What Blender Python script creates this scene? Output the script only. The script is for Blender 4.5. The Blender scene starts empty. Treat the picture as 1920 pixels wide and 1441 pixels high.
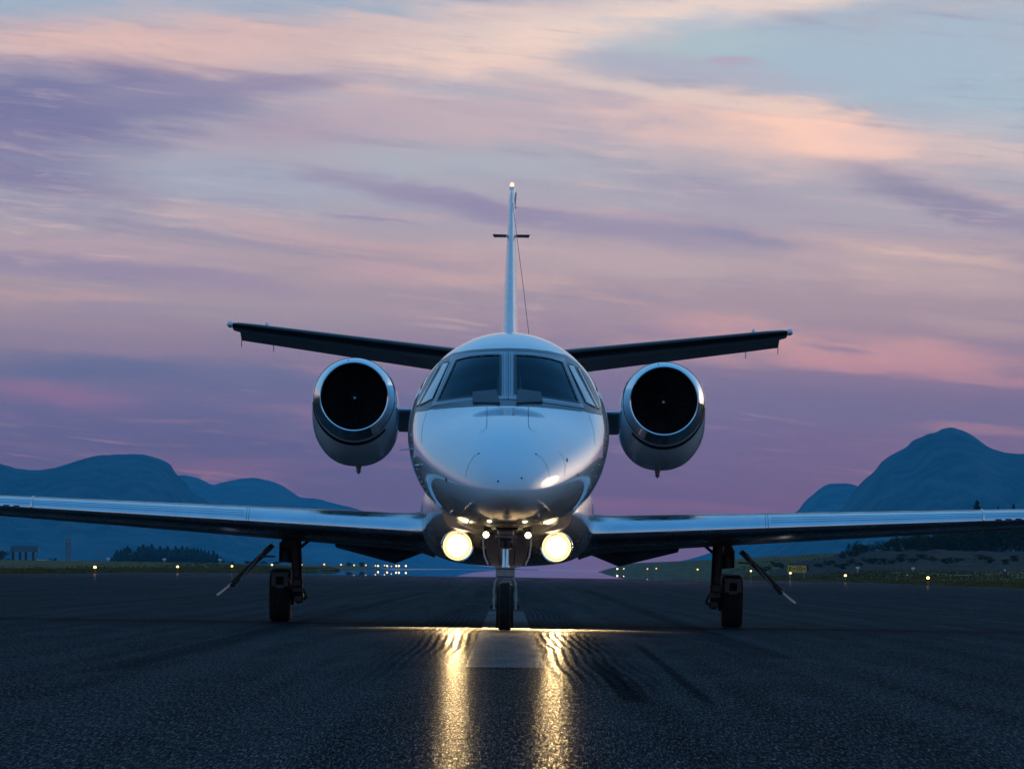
import bpy, math, random
import numpy as np
from mathutils import Vector, Matrix, noise
from mathutils.bvhtree import BVHTree
random.seed(7)
PI = math.pi
sc = bpy.context.scene
col = sc.collection

# ------------------------------------------------------------------ camera
F = 12090.0            # focal length in pixels of the 1920 px wide photograph
CAMY, CAMH = -58.6, 0.565
ROLL = math.radians(0.8)
HX, HY = 950.0, 1066.0  # where the level line of sight meets the picture
cd = bpy.data.cameras.new('camera')
cam = bpy.data.objects.new('camera', cd); col.objects.link(cam)
cd.sensor_width = 36; cd.lens = F * 36 / 1920
cd.shift_x = (960 - HX) / 1920; cd.shift_y = (HY - 720.5) / 1920
cd.clip_start = 1; cd.clip_end = 60000
cr_, sr_ = math.cos(ROLL), math.sin(ROLL)
cam.matrix_world = Matrix(((cr_, -sr_, 0, 0), (0, 0, -1, CAMY), (sr_, cr_, 0, CAMH), (0, 0, 0, 1)))
sc.camera = cam
CAM = Vector((0, CAMY, CAMH))

def uv(px, py):
    dx, dy = px - HX, HY - py
    return dx * cr_ - dy * sr_, dx * sr_ + dy * cr_
def W(px, py, y):
    """measured picture position -> real point at depth y"""
    u, v = uv(px, py); D = y - CAMY
    return Vector((u * D / F, y, CAMH + v * D / F))

def lin(r, g=None, b=None, k=1.0):
    if g is None: r, g, b = r
    f = lambda c: ((c / 255 + 0.055) / 1.055) ** 2.4 if c / 255 > 0.04045 else c / 255 / 12.92
    return (f(r) * k, f(g) * k, f(b) * k, 1)

# ------------------------------------------------------------------ world
SKY_GAIN = 1.05
world = bpy.data.worlds.new('World'); sc.world = world; world.use_nodes = True
class G:
    """small node-graph helper"""
    def __init__(s, nt): s.nt = nt; s.n = nt.nodes; s.l = nt.links
    def new(s, t, **k):
        x = s.n.new(t)
        for a, b in k.items(): setattr(x, a, b)
        return x
    def put(s, sock, v):
        if isinstance(v, bpy.types.NodeSocket): s.l.new(v, sock)
        elif v is not None: sock.default_value = v
    def math(s, op, a, b=None, c=None, clamp=False):
        x = s.new('ShaderNodeMath', operation=op, use_clamp=clamp)
        s.put(x.inputs[0], a); s.put(x.inputs[1], b)
        if c is not None: s.put(x.inputs[2], c)
        return x.outputs[0]
    def vmath(s, op, a, b=None):
        x = s.new('ShaderNodeVectorMath', operation=op)
        s.put(x.inputs[0], a); s.put(x.inputs[1], b)
        return x.outputs['Value'] if op in ('LENGTH', 'DOT_PRODUCT') else x.outputs[0]
    def xyz(s, x_, y_, z_):
        x = s.new('ShaderNodeCombineXYZ')
        for i, v in enumerate((x_, y_, z_)): s.put(x.inputs[i], v)
        return x.outputs[0]
    def sep(s, v):
        x = s.new('ShaderNodeSeparateXYZ'); s.put(x.inputs[0], v); return x.outputs
    def rng(s, v, a, b, c=0.0, d=1.0, kind='SMOOTHSTEP'):
        x = s.new('ShaderNodeMapRange', interpolation_type=kind)
        for i, q in enumerate((v, a, b, c, d)): s.put(x.inputs[i], q)
        return x.outputs[0]
    def noise(s, v, scale=1, detail=3, rough=.5, dist=0, dims='3D', out=0):
        x = s.new('ShaderNodeTexNoise', noise_dimensions=dims)
        s.put(x.inputs['Vector'], v); s.put(x.inputs['Scale'], scale); s.put(x.inputs['Detail'], detail)
        s.put(x.inputs['Roughness'], rough); s.put(x.inputs['Distortion'], dist)
        return x.outputs[out]
    def mix(s, f, a, b, blend='MIX'):
        x = s.new('ShaderNodeMix', data_type='RGBA', blend_type=blend)
        s.put(x.inputs[0], f); s.put(x.inputs[6], a); s.put(x.inputs[7], b)
        return x.outputs[2]
    def ramp(s, f, stops, interp='LINEAR'):
        x = s.new('ShaderNodeValToRGB'); s.put(x.inputs[0], f)
        e = x.color_ramp.elements; x.color_ramp.interpolation = interp
        while len(e) < len(stops): e.new(0.5)
        for i, (p, c) in enumerate(stops): e[i].position = p; e[i].color = c
        return x.outputs[0]

def build_world():
    g = G(world.node_tree); g.n.clear()
    tc = g.new('ShaderNodeTexCoord')
    x, y, z = g.sep(tc.outputs['Generated'])
    az = g.math('ARCTAN2', x, y); el = g.math('ARCSINE', z)
    # direction measured in 1/12090 rad, so that cloud positions read like the photograph's scale
    U = g.math('MULTIPLY', az, F); V = g.math('MULTIPLY', el, F)
    P0 = g.xyz(U, V, 0.0)
    # wind-drawn warp of the cloud sheet
    q = g.vmath('MULTIPLY', P0, (1 / 420, 1 / 130, 1))
    wn = g.noise(q, 1, 4, .6, .3, out=1)
    w = g.vmath('MULTIPLY', g.vmath('SUBTRACT', wn, (.5, .5, .5)), (230, 56, 0))
    q2 = g.vmath('MULTIPLY', P0, (1 / 95, 1 / 17, 1))
    wn2 = g.noise(q2, 1, 3, .6, 0, out=1)
    w2 = g.vmath('MULTIPLY', g.vmath('SUBTRACT', wn2, (.5, .5, .5)), (70, 16, 0))
    P = g.vmath('ADD', g.vmath('ADD', P0, w), w2)
    Vw = g.sep(P)[1]
    t = g.rng(Vw, 0, 1200, 0, 1, 'LINEAR')
    base = g.ramp(t, [
        (0.00, lin(96, 90, 136)), (0.09, lin(97, 91, 137)), (0.17, lin(101, 94, 140)), (0.26, lin(113, 103, 146)),
        (0.33, lin(133, 117, 150)), (0.40, lin(148, 129, 155)), (0.48, lin(157, 140, 161)), (0.57, lin(158, 155, 177)),
        (0.66, lin(163, 160, 180)), (0.76, lin(170, 164, 182)), (0.88, lin(158, 168, 188)), (1.0, lin(150, 172, 194))])
    # left-right drift: redder low on the right
    rf = g.math('MULTIPLY', g.rng(U, -500, 1000), g.rng(Vw, 900, 150))
    base = g.mix(g.math('MULTIPLY', rf, .35), base, lin(158, 120, 146))
    # thin wispy streaks across the sheet
    rot = g.new('ShaderNodeMapping'); g.put(rot.inputs[0], P0); rot.inputs['Rotation'].default_value = (0, 0, math.radians(5))
    s1 = g.noise(g.vmath('MULTIPLY', rot.outputs[0], (1 / 520, 1 / 42, 1)), 1, 6, .58, .6)
    s2 = g.noise(g.vmath('MULTIPLY', g.vmath('ADD', rot.outputs[0], (9000, 4000, 0)), (1 / 640, 1 / 58, 1)), 1, 6, .6, .7)
    base = g.mix(g.math('MULTIPLY', g.rng(s1, .50, .68), .42), base, lin(126, 116, 158))
    s3 = g.noise(g.vmath('MULTIPLY', g.vmath('ADD', rot.outputs[0], (2000, 700, 0)), (1 / 190, 1 / 15, 1)), 1, 6, .65, .8)
    warm = g.ramp(t, [(0, lin(140, 108, 145)), (.4, lin(188, 148, 160)), (.8, lin(214, 184, 180)), (1, lin(214, 196, 192))])
    base = g.mix(g.math('MULTIPLY', g.rng(s2, .50, .70), .42), base, warm)
    c = base
    rag = g.noise(g.vmath('MULTIPLY', rot.outputs[0], (1 / 230, 1 / 34, 1)), 1, 7, .6, .5)
    rag = g.math('MULTIPLY', g.math('SUBTRACT', rag, .5), 1.05)
    # cloud masses: centre, half length, half width, slope in degrees (+ = down to the right), colour, amount
    S = [
        (100, 15, 620, 42, -1, (146, 168, 196), .8), (560, 18, 400, 30, 0, (150, 168, 194), .6),
        (330, 88, 640, 62, -2, (206, 176, 176), .95), (210, 92, 260, 30, 0, (214, 182, 178), .5), (700, 100, 420, 60, -5, (200, 178, 180), .75),
        (1000, 75, 420, 95, -6, (214, 196, 194), .9), (900, 118, 260, 26, -4, (224, 198, 190), .7),
        (1260, 34, 520, 40, -11, (234, 210, 198), .95), (1420, 5, 300, 25, -10, (236, 214, 202), .6),
        (1560, 118, 560, 92, 3, (154, 178, 203), .98), (1830, 150, 420, 150, 0, (154, 179, 204), .95), (1300, 95, 240, 28, -8, (160, 184, 198), .8),
        (1190, 124, 190, 26, 4, (160, 165, 190), .8), (1390, 146, 230, 20, 5, (162, 168, 192), .75), (1378, 124, 60, 7, -2, (166, 156, 180), .8),
        (60, 205, 560, 84, -3, (103, 101, 150), 1.0), (330, 185, 330, 36, -4, (124, 120, 160), .85), (60, 300, 330, 95, 2, (114, 106, 152), .9),
        (460, 165, 300, 18, -5, (138, 128, 164), .7),
        (560, 250, 300, 46, -8, (158, 142, 170), .55), (830, 225, 320, 42, 4, (184, 164, 178), .7), (940, 178, 220, 14, 4, (165, 176, 194), .6),
        (1060, 215, 300, 48, 2, (184, 168, 182), .7), (1290, 195, 150, 22, -14, (222, 196, 188), .75),
        (1460, 262, 460, 66, 3, (212, 184, 184), .9), (1500, 236, 190, 46, 9, (240, 200, 184), .95), (1580, 265, 170, 34, 3, (240, 198, 188), .8),
        (1330, 190, 420, 16, 6, (214, 198, 194), .7), (1800, 275, 330, 34, 4, (204, 184, 188), .7), (1800, 232, 220, 20, 0, (172, 178, 196), .6),
        (450, 335, 460, 46, 3, (150, 158, 186), .8), (900, 310, 420, 34, 2, (158, 168, 188), .7), (1130, 338, 300, 26, 2, (164, 164, 184), .5),
        (800, 372, 330, 20, 11, (140, 130, 166), .95), (960, 402, 240, 24, 8, (133, 124, 162), .9), (1250, 432, 330, 26, 6, (143, 132, 165), .9),
        (1390, 448, 190, 10, 7, (130, 124, 160), .7), (700, 412, 120, 5, 5, (140, 132, 166), .9), (480, 378, 120, 8, 4, (148, 144, 176), .7),
        (1330, 365, 260, 26, 8, (150, 142, 172), .7), (1780, 378, 300, 28, 13, (133, 126, 160), 1.0), (1880, 410, 160, 26, 12, (136, 126, 160), .8),
        (1150, 455, 90, 6, 3, (160, 140, 164), .8), (1760, 484, 110, 4, 3, (150, 130, 160), .8),
        (1180, 490, 420, 38, 2, (176, 156, 170), .7), (1700, 500, 320, 46, 5, (180, 158, 170), .7), (1690, 470, 300, 10, 5, (206, 176, 172), .5),
        (180, 468, 420, 24, 3, (168, 146, 170), .75), (170, 505, 420, 22, 3, (134, 121, 162), .9), (430, 530, 260, 18, 6, (142, 124, 162), .7),
        (800, 520, 300, 20, 3, (176, 146, 166), .7), (930, 535, 200, 22, 0, (184, 156, 164), .5), (560, 590, 420, 32, 0, (146, 134, 160), .5),
        (1250, 628, 260, 9, 4, (142, 120, 156), .8), (1600, 655, 460, 34, 6, (192, 148, 160), .9), (1700, 690, 330, 16, 6, (194, 146, 158), .6),
        (1590, 650, 90, 7, 8, (150, 124, 156), .9), (1300, 660, 200, 18, 4, (190, 152, 160), .6), (1850, 612, 200, 20, 5, (170, 146, 162), .5),
        (150, 640, 420, 18, 2, (138, 122, 156), .6), (220, 690, 520, 30, 1, (98, 100, 146), .95), (520, 712, 260, 24, 2, (106, 104, 148), .8),
        (110, 742, 240, 24, 6, (146, 112, 148), .9), (350, 775, 240, 20, 1, (106, 98, 142), .8), (320, 785, 160, 4, 0, (140, 112, 148), .8),
        (1420, 738, 420, 48, 3, (124, 110, 148), .95), (1800, 775, 340, 36, 2, (122, 110, 144), .8), (1850, 712, 200, 8, 5, (176, 140, 158), .6),
        (1860, 805, 200, 10, 3, (170, 138, 150), .8), (1180, 935, 150, 8, 0, (112, 92, 140), .5), (300, 830, 600, 44, 0, (98, 90, 136), .5),
    ]
    for (px, py, L, Wd, sl, cc, k) in S:
        m = g.new('ShaderNodeMapping', vector_type='TEXTURE')
        g.put(m.inputs[0], P)
        u, v = uv(px, py)
        m.inputs['Location'].default_value = (u, v, 0)
        m.inputs['Rotation'].default_value = (0, 0, -math.radians(sl + .8))
        m.inputs['Scale'].default_value = (L * 1.12, Wd * 1.45, 1)
        d = g.vmath('LENGTH', m.outputs[0])
        f = g.rng(g.math('ADD', d, rag), 1.0, 0.15, 0, k)
        c = g.mix(f, c, lin(*cc))
    patch = g.rng(g.noise(g.vmath('MULTIPLY', P0, (1 / 700, 1 / 260, 1)), 1, 3, .5), .42, .62)
    c = g.mix(g.math('MULTIPLY', g.math('MULTIPLY', g.rng(s3, .52, .70), patch), .30), c, lin(128, 116, 156))
    c = g.mix(g.math('MULTIPLY', g.math('MULTIPLY', g.rng(s3, .47, .32), patch), .22), c, lin(222, 196, 196))
    # above the frame the same twilight goes on: pale blue and broken mauve cloud, then the deeper blue overhead
    hi = g.ramp(g.rng(el, math.radians(5), math.radians(90), 0, 1, 'LINEAR'), [
        (0.0, lin(150, 172, 196)), (0.12, lin(118, 166, 208)), (0.35, lin(86, 156, 212)), (1.0, lin(66, 142, 210))])
    cl = g.noise(g.vmath('MULTIPLY', g.xyz(az, el, 0.0), (3, 9, 1)), 1, 5, .6, .4)
    hi = g.mix(g.math('MULTIPLY', g.rng(cl, .52, .75), g.rng(el, .9, .15, 0, .45)), hi, lin(176, 166, 190))
    # twilight colour balance, redder through the belt above the horizon
    bal = g.ramp(g.rng(el, 0, math.radians(5), 0, 1, 'LINEAR'), [(0, (.74, .33, .19, 1)), (.14, (.74, .33, .20, 1)), (.31, (.72, .49, .34, 1)), (.46, (.83, .735, .48, 1)), (.62, (.73, .655, .52, 1)), (.85, (.66, .585, .50, 1)), (1, (.64, .57, .50, 1))])
    c = g.mix(1.0, c, bal, 'MULTIPLY'); c = g.vmath('MULTIPLY', c, (2, 2, 2))
    c = g.mix(g.rng(el, math.radians(4.6), math.radians(9)), c, hi)
    # afterglow of the set sun, low to the right of the view
    az2 = g.math('ABSOLUTE', g.math('SUBTRACT', az, math.radians(41)))
    gl = g.math('MULTIPLY', g.rng(az2, math.radians(31), 0), g.rng(el, math.radians(20), 0))
    c = g.mix(gl, c, (2.5, 2.05, 1.75, 1))
    # the clear physical sky behind the clouds, sun just on the horizon
    sky = g.new('ShaderNodeTexSky', sky_type='NISHITA', sun_disc=False)
    sky.sun_elevation = math.radians(1.0); sky.sun_rotation = math.radians(41)
    sky.air_density = 1; sky.dust_density = 1; sky.ozone_density = 3
    b1 = g.new('ShaderNodeBackground'); g.put(b1.inputs[0], c); b1.inputs[1].default_value = SKY_GAIN
    b2 = g.new('ShaderNodeBackground'); g.put(b2.inputs[0], sky.outputs[0]); b2.inputs[1].default_value = 0.05
    ad = g.new('ShaderNodeAddShader'); g.l.new(b1.outputs[0], ad.inputs[0]); g.l.new(b2.outputs[0], ad.inputs[1])
    o = g.new('ShaderNodeOutputWorld'); g.l.new(ad.outputs[0], o.inputs[0])
build_world()

# very weak, broad remains of the sun from the afterglow
sd = bpy.data.lights.new('sun', 'SUN'); sun = bpy.data.objects.new('sun', sd); col.objects.link(sun)
sd.energy = 0.12; sd.angle = math.radians(12); sd.color = (1, .82, .66)
az_s, el_s = math.radians(41), math.radians(4)
sv = Vector((math.sin(az_s) * math.cos(el_s), math.cos(az_s) * math.cos(el_s), math.sin(el_s)))
sun.rotation_euler = sv.to_track_quat('Z', 'Y').to_euler(); sun.location = sv * 50

sc.view_settings.view_transform = 'Standard'; sc.view_settings.look = 'None'
sc.view_settings.exposure = 0; sc.view_settings.gamma = 1; sc.view_settings.use_curve_mapping = False
sc.render.engine = 'CYCLES'
sc.cycles.use_denoising = True
sc.cycles.max_bounces = 8; sc.cycles.volume_bounces = 1
sc.cycles.sample_clamp_indirect = 6

# ------------------------------------------------------------------ helpers
def tag(o, label=None, cat=None, group=None, kind=None):
    if label: o['label'] = label
    if cat: o['category'] = cat
    if group: o['group'] = group
    if kind: o['kind'] = kind
    return o
def empty(name, loc=(0, 0, 0)):
    o = bpy.data.objects.new(name, None); col.objects.link(o); o.location = loc; o.empty_display_size = .2
    return o
def link(name, me, mat, parent=None, loc=None):
    o = bpy.data.objects.new(name, me); col.objects.link(o)
    if mat and not me.materials: me.materials.append(mat)
    if parent: o.parent = parent
    if loc is not None: o.location = loc
    return o

class MB:
    def __init__(s): s.v = []; s.f = []
    def add(s, v, f):
        b = len(s.v); s.v += [tuple(p) for p in v]; s.f += [tuple(i + b for i in q) for q in f]; return s
    def box(s, c, size, rot=None, taper=1.0, bev=0.0):
        hx, hy, hz = size[0] / 2, size[1] / 2, size[2] / 2
        b = min(bev, hx * .9, hy * .9, hz * .9)
        pts = []
        if b <= 0:
            for z, k in ((-hz, 1), (hz, taper)):
                for x, y in ((-hx, -hy), (hx, -hy), (hx, hy), (-hx, hy)): pts.append(Vector((x * k, y * k, z)))
            n = 4; rows = 2
        else:
            for z, ins, k in ((-hz, b, 1), (-hz + b, 0, 1), (hz - b, 0, taper), (hz, b, taper)):
                X, Y = hx * k - ins, hy * k - ins; e = b
                for x, y in ((-X + e, -Y), (X - e, -Y), (X, -Y + e), (X, Y - e), (X - e, Y), (-X + e, Y), (-X, Y - e), (-X, -Y + e)): pts.append(Vector((x, y, z)))
            n = 8; rows = 4
        if rot is not None: pts = [rot @ p for p in pts]
        pts = [p + Vector(c) for p in pts]
        f = [(r * n + i, r * n + (i + 1) % n, (r + 1) * n + (i + 1) % n, (r + 1) * n + i) for r in range(rows - 1) for i in range(n)]
        f.append(tuple(range(n - 1, -1, -1))); f.append(tuple((rows - 1) * n + i for i in range(n)))
        return s.add(pts, f)
    def tube(s, pts, r, n=10, cap=True):
        pts = [Vector(p) for p in pts]
        rs = r if isinstance(r, (list, tuple)) else [r] * len(pts)
        V = []; ref = None
        for i, p in enumerate(pts):
            a = pts[max(i - 1, 0)]; b = pts[min(i + 1, len(pts) - 1)]
            t = (b - a).normalized()
            if ref is None: ref = Vector((0, 0, 1)) if abs(t.z) < .9 else Vector((1, 0, 0))
            u = t.cross(ref).normalized(); w = u.cross(t).normalized(); ref = w
            for k in range(n):
                an = 2 * PI * k / n
                V.append(p + (u * math.cos(an) + w * math.sin(an)) * rs[i])
        f = [(r_ * n + i, r_ * n + (i + 1) % n, (r_ + 1) * n + (i + 1) % n, (r_ + 1) * n + i) for r_ in range(len(pts) - 1) for i in range(n)]
        if cap: f.append(tuple(range(n - 1, -1, -1))); f.append(tuple((len(pts) - 1) * n + i for i in range(n)))
        return s.add(V, f)
    def rings(s, rings, cap0=True, cap1=True):
        n = len(rings[0]); V = [p for r in rings for p in r]
        f = [(r * n + i, r * n + (i + 1) % n, (r + 1) * n + (i + 1) % n, (r + 1) * n + i) for r in range(len(rings) - 1) for i in range(n)]
        if cap0: f.append(tuple(range(n - 1, -1, -1)))
        if cap1: f.append(tuple((len(rings) - 1) * n + i for i in range(n)))
        return s.add(V, f)
    def lathe(s, prof, c=(0, 0, 0), axis='Y', n=32, closed=False):
        R = []
        for (a, r) in prof:
            ring = []
            for k in range(n):
                t = 2 * PI * k / n
                if axis == 'Y': p = (c[0] + r * math.cos(t), c[1] + a, c[2] + r * math.sin(t))
                elif axis == 'X': p = (c[0] + a, c[1] + r * math.cos(t), c[2] + r * math.sin(t))
                else: p = (c[0] + r * math.cos(t), c[1] + r * math.sin(t), c[2] + a)
                ring.append(p)
            R.append(ring)
        if closed: R.append(R[0])
        return s.rings(R, not closed, not closed)
    def build(s, name, mat, parent=None, smooth=True, angle=40, loc=None):
        me = bpy.data.meshes.new(name); me.from_pydata(s.v, [], s.f); me.update()
        import bmesh
        bm = bmesh.new(); bm.from_mesh(me); bmesh.ops.remove_doubles(bm, verts=bm.verts, dist=1e-5)
        bmesh.ops.recalc_face_normals(bm, faces=bm.faces)
        if smooth:
            for f in bm.faces: f.smooth = True
            for e in bm.edges:
                if len(e.link_faces) == 2 and e.calc_face_angle(0) > math.radians(angle): e.smooth = False
        bm.to_mesh(me); bm.free()
        return link(name, me, mat, parent, loc)

def interp(tbl, y):
    """monotone cubic through rows (y, a, b, ...)"""
    if y <= tbl[0][0]: return tbl[0][1:]
    if y >= tbl[-1][0]: return tbl[-1][1:]
    for i in range(len(tbl) - 1):
        if tbl[i][0] <= y <= tbl[i + 1][0]: break
    h = tbl[i + 1][0] - tbl[i][0]; t = (y - tbl[i][0]) / h
    out = []
    for k in range(1, len(tbl[0])):
        def sl(j): return (tbl[j + 1][k] - tbl[j][k]) / (tbl[j + 1][0] - tbl[j][0])
        def m(j):
            if j == 0: return sl(0)
            if j == len(tbl) - 1: return sl(j - 1)
            a, b = sl(j - 1), sl(j)
            return 0 if a * b <= 0 else 2 * a * b / (a + b)
        m0, m1 = m(i), m(i + 1); p0, p1 = tbl[i][k], tbl[i + 1][k]
        t2, t3 = t * t, t * t * t
        out.append((2 * t3 - 3 * t2 + 1) * p0 + (t3 - 2 * t2 + t) * h * m0 + (-2 * t3 + 3 * t2) * p1 + (t3 - t2) * h * m1)
    return out

def ss(a, b, x):
    t = min(max((x - a) / (b - a), 0), 1); return t * t * (3 - 2 * t)

# ------------------------------------------------------------------ materials
def mat(name, color, rough=.5, metal=0.0, coat=0.0, spec=.5, var=0.0, vscale=6, bump=0.0, bscale=60, emit=None, estr=0, rvar=0.0, inner=None):
    m = bpy.data.materials.new(name); m.use_nodes = True
    g = G(m.node_tree); p = g.n['Principled BSDF']
    c4 = (*color[:3], 1)
    tc = g.new('ShaderNodeTexCoord'); co = tc.outputs['Object']
    p.inputs['Base Color'].default_value = c4
    csock = None
    if var > 0:
        nz = g.noise(co, vscale, 5, .6)
        csock = g.mix(g.rng(nz, .3, .7, 0, 1), (*[c * (1 - var) for c in c4[:3]], 1), (*[min(c * (1 + var), 1) for c in c4[:3]], 1))
        g.put(p.inputs['Base Color'], csock)
    if inner is not None:
        ge = g.new('ShaderNodeNewGeometry')
        g.put(p.inputs['Base Color'], g.mix(ge.outputs['Backfacing'], csock if csock else c4, (*inner, 1)))
        g.put(p.inputs['Coat Weight'], g.rng(ge.outputs['Backfacing'], 0, 1, coat, 0))
    else: p.inputs['Coat Weight'].default_value = coat
    p.inputs['Coat Roughness'].default_value = .03; p.inputs['Coat IOR'].default_value = 1.58
    p.inputs['Metallic'].default_value = metal; p.inputs['Specular IOR Level'].default_value = spec
    if rvar > 0:
        g.put(p.inputs['Roughness'], g.rng(g.noise(co, vscale * 2.3, 4, .65), .3, .7, max(rough - rvar, .02), rough + rvar))
    else: p.inputs['Roughness'].default_value = rough
    if bump > 0:
        b = g.new('ShaderNodeBump'); b.inputs['Strength'].default_value = 1; b.inputs['Distance'].default_value = bump
        g.put(b.inputs['Height'], g.noise(co, bscale, 4, .6)); g.put(p.inputs['Normal'], b.outputs[0])
    if emit: p.inputs['Emission Color'].default_value = (*emit, 1); p.inputs['Emission Strength'].default_value = estr
    return m

M = {}
M['white'] = mat('white_aircraft_paint', (.68, .73, .78), .2, 0, .9, .5, .03, 1.5, .0006, 4, rvar=.05, inner=(.012, .013, .015))
M['white2'] = mat('white_panel_paint', (.66, .68, .70), .28, 0, .4, .5, .05, 3, .0004, 6, rvar=.06)
M['under'] = mat('underside_shade', (.045, .045, .05), .38, 0, .15, .5, .2, 2, .0004, 5, rvar=.1)  # shade beneath the white wing and flaps, put into the colour
M['boot'] = mat('polished_leading_edge', (0.58, .60, .64), .22, 1, 0, .5, .06, 3, .0003, 5, rvar=.07)
M['chrome'] = mat('polished_engine_lip', (.80, .82, .84), .09, 1, 0, .5, .03, 4, .0002, 5, rvar=.03)
M['rubber'] = mat('black_rubber_boot', (.006, .006, .007), .42, 0, 0, .3, .2, 8)
M['tyre'] = mat('tyre_rubber', (.012, .011, .011), .75, 0, 0, .3, .25, 20, .001, 120)
M['band'] = mat('dark_grey_paint', (.03, .038, .055), .34, 0, .12, .35, .08, 4)
M['defl'] = mat('smoked_deflector', (.04, .05, .068), .5, spec=.25)
M['frame'] = mat('bare_window_frame', (.25, .30, .36), .38, .35, .2, .5, .06, 30)
M['seal'] = mat('black_window_seal', (.008, .009, .011), .45)
M['dark'] = mat('black_cavity', (.004, .004, .005), .6, spec=.2)
M['interior'] = mat('cockpit_trim', (.003, .0035, .0045), .8, spec=.1)
M['grey'] = mat('grey_gear_paint', (.26, .27, .29), .42, .2, .1, .5, .25, 18, rvar=.1)
M['black'] = mat('dark_gear_metal', (.018, .018, .02), .5, .4, 0, .5, .3, 25, rvar=.1)
M['steel'] = mat('chromed_steel', (.62, .64, .68), .16, 1, 0, .5, .05, 20)
M['door'] = mat('gear_door_paint', (.66, .64, .70), .22, 0, .5, .5, .05, 6)
M['antenna'] = mat('dark_antenna', (.03, .04, .05), .4)
M['fan'] = mat('fan_titanium', (.018, .018, .02), .5, .3)
M['lightblue'] = mat('pale_plastic', (.55, .6, .66), .35)
def emis(name, c, s):
    m = bpy.data.materials.new(name); m.use_nodes = True; n = m.node_tree.nodes; n.clear()
    e = n.new('ShaderNodeEmission'); e.inputs[0].default_value = (*c, 1); e.inputs[1].default_value = s
    o = n.new('ShaderNodeOutputMaterial'); m.node_tree.links.new(e.outputs[0], o.inputs[0]); return m
LAMP = 5
M['lamp'] = emis('landing_lamp_glow', (1, .72, .36), LAMP)
def lamp_nodes(m):
    g = G(m.node_tree); e = g.n['Emission']; tc = g.new('ShaderNodeTexCoord'); x, y, z = g.sep(tc.outputs['Object'])
    r = g.vmath('LENGTH', g.xyz(g.math('SUBTRACT', g.math('ABSOLUTE', x), .474), 0.0, g.math('SUBTRACT', z, .565 + 42 / 195.5)))
    g.put(e.inputs[0], g.ramp(g.rng(r, .04, .135, 0, 1, 'LINEAR'), [(0, (1, .86, .62, 1)), (.6, (1, .72, .36, 1)), (1, (1, .50, .16, 1))]))
    g.put(e.inputs[1], g.rng(r, .045, .13, 9.0, 1.1))
lamp_nodes(M['lamp'])
M['taxi'] = emis('taxi_lamp_glow', (1, .78, .48), 25)
M['beacon'] = emis('beacon_glow', (1, .45, .25), 3)
M['rw_yellow'] = emis('amber_runway_glow', (1, .48, .07), 2.6)
M['rw_white'] = emis('warm_runway_glow', (1, .54, .17), 7)
def glass():
    m = bpy.data.materials.new('tinted_window_glass'); m.use_nodes = True; g = G(m.node_tree); g.n.clear()
    tr = g.new('ShaderNodeBsdfTransparent'); tr.inputs[0].default_value = (.32, .42, .50, 1)
    gl = g.new('ShaderNodeBsdfGlossy'); gl.inputs['Roughness'].default_value = .03; gl.inputs['Color'].default_value = (.5, .8, 1, 1)
    fr = g.new('ShaderNodeFresnel'); fr.inputs[0].default_value = 1.18
    mx = g.new('ShaderNodeMixShader'); g.l.new(fr.outputs[0], mx.inputs[0]); g.l.new(tr.outputs[0], mx.inputs[1]); g.l.new(gl.outputs[0], mx.inputs[2])
    o = g.new('ShaderNodeOutputMaterial'); g.l.new(mx.outputs[0], o.inputs[0]); return m
M['glass'] = glass()
M['sideglass'] = mat('bright_side_window', (.10, .12, .15), .06, 0, 1.0, 1.0)

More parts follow.
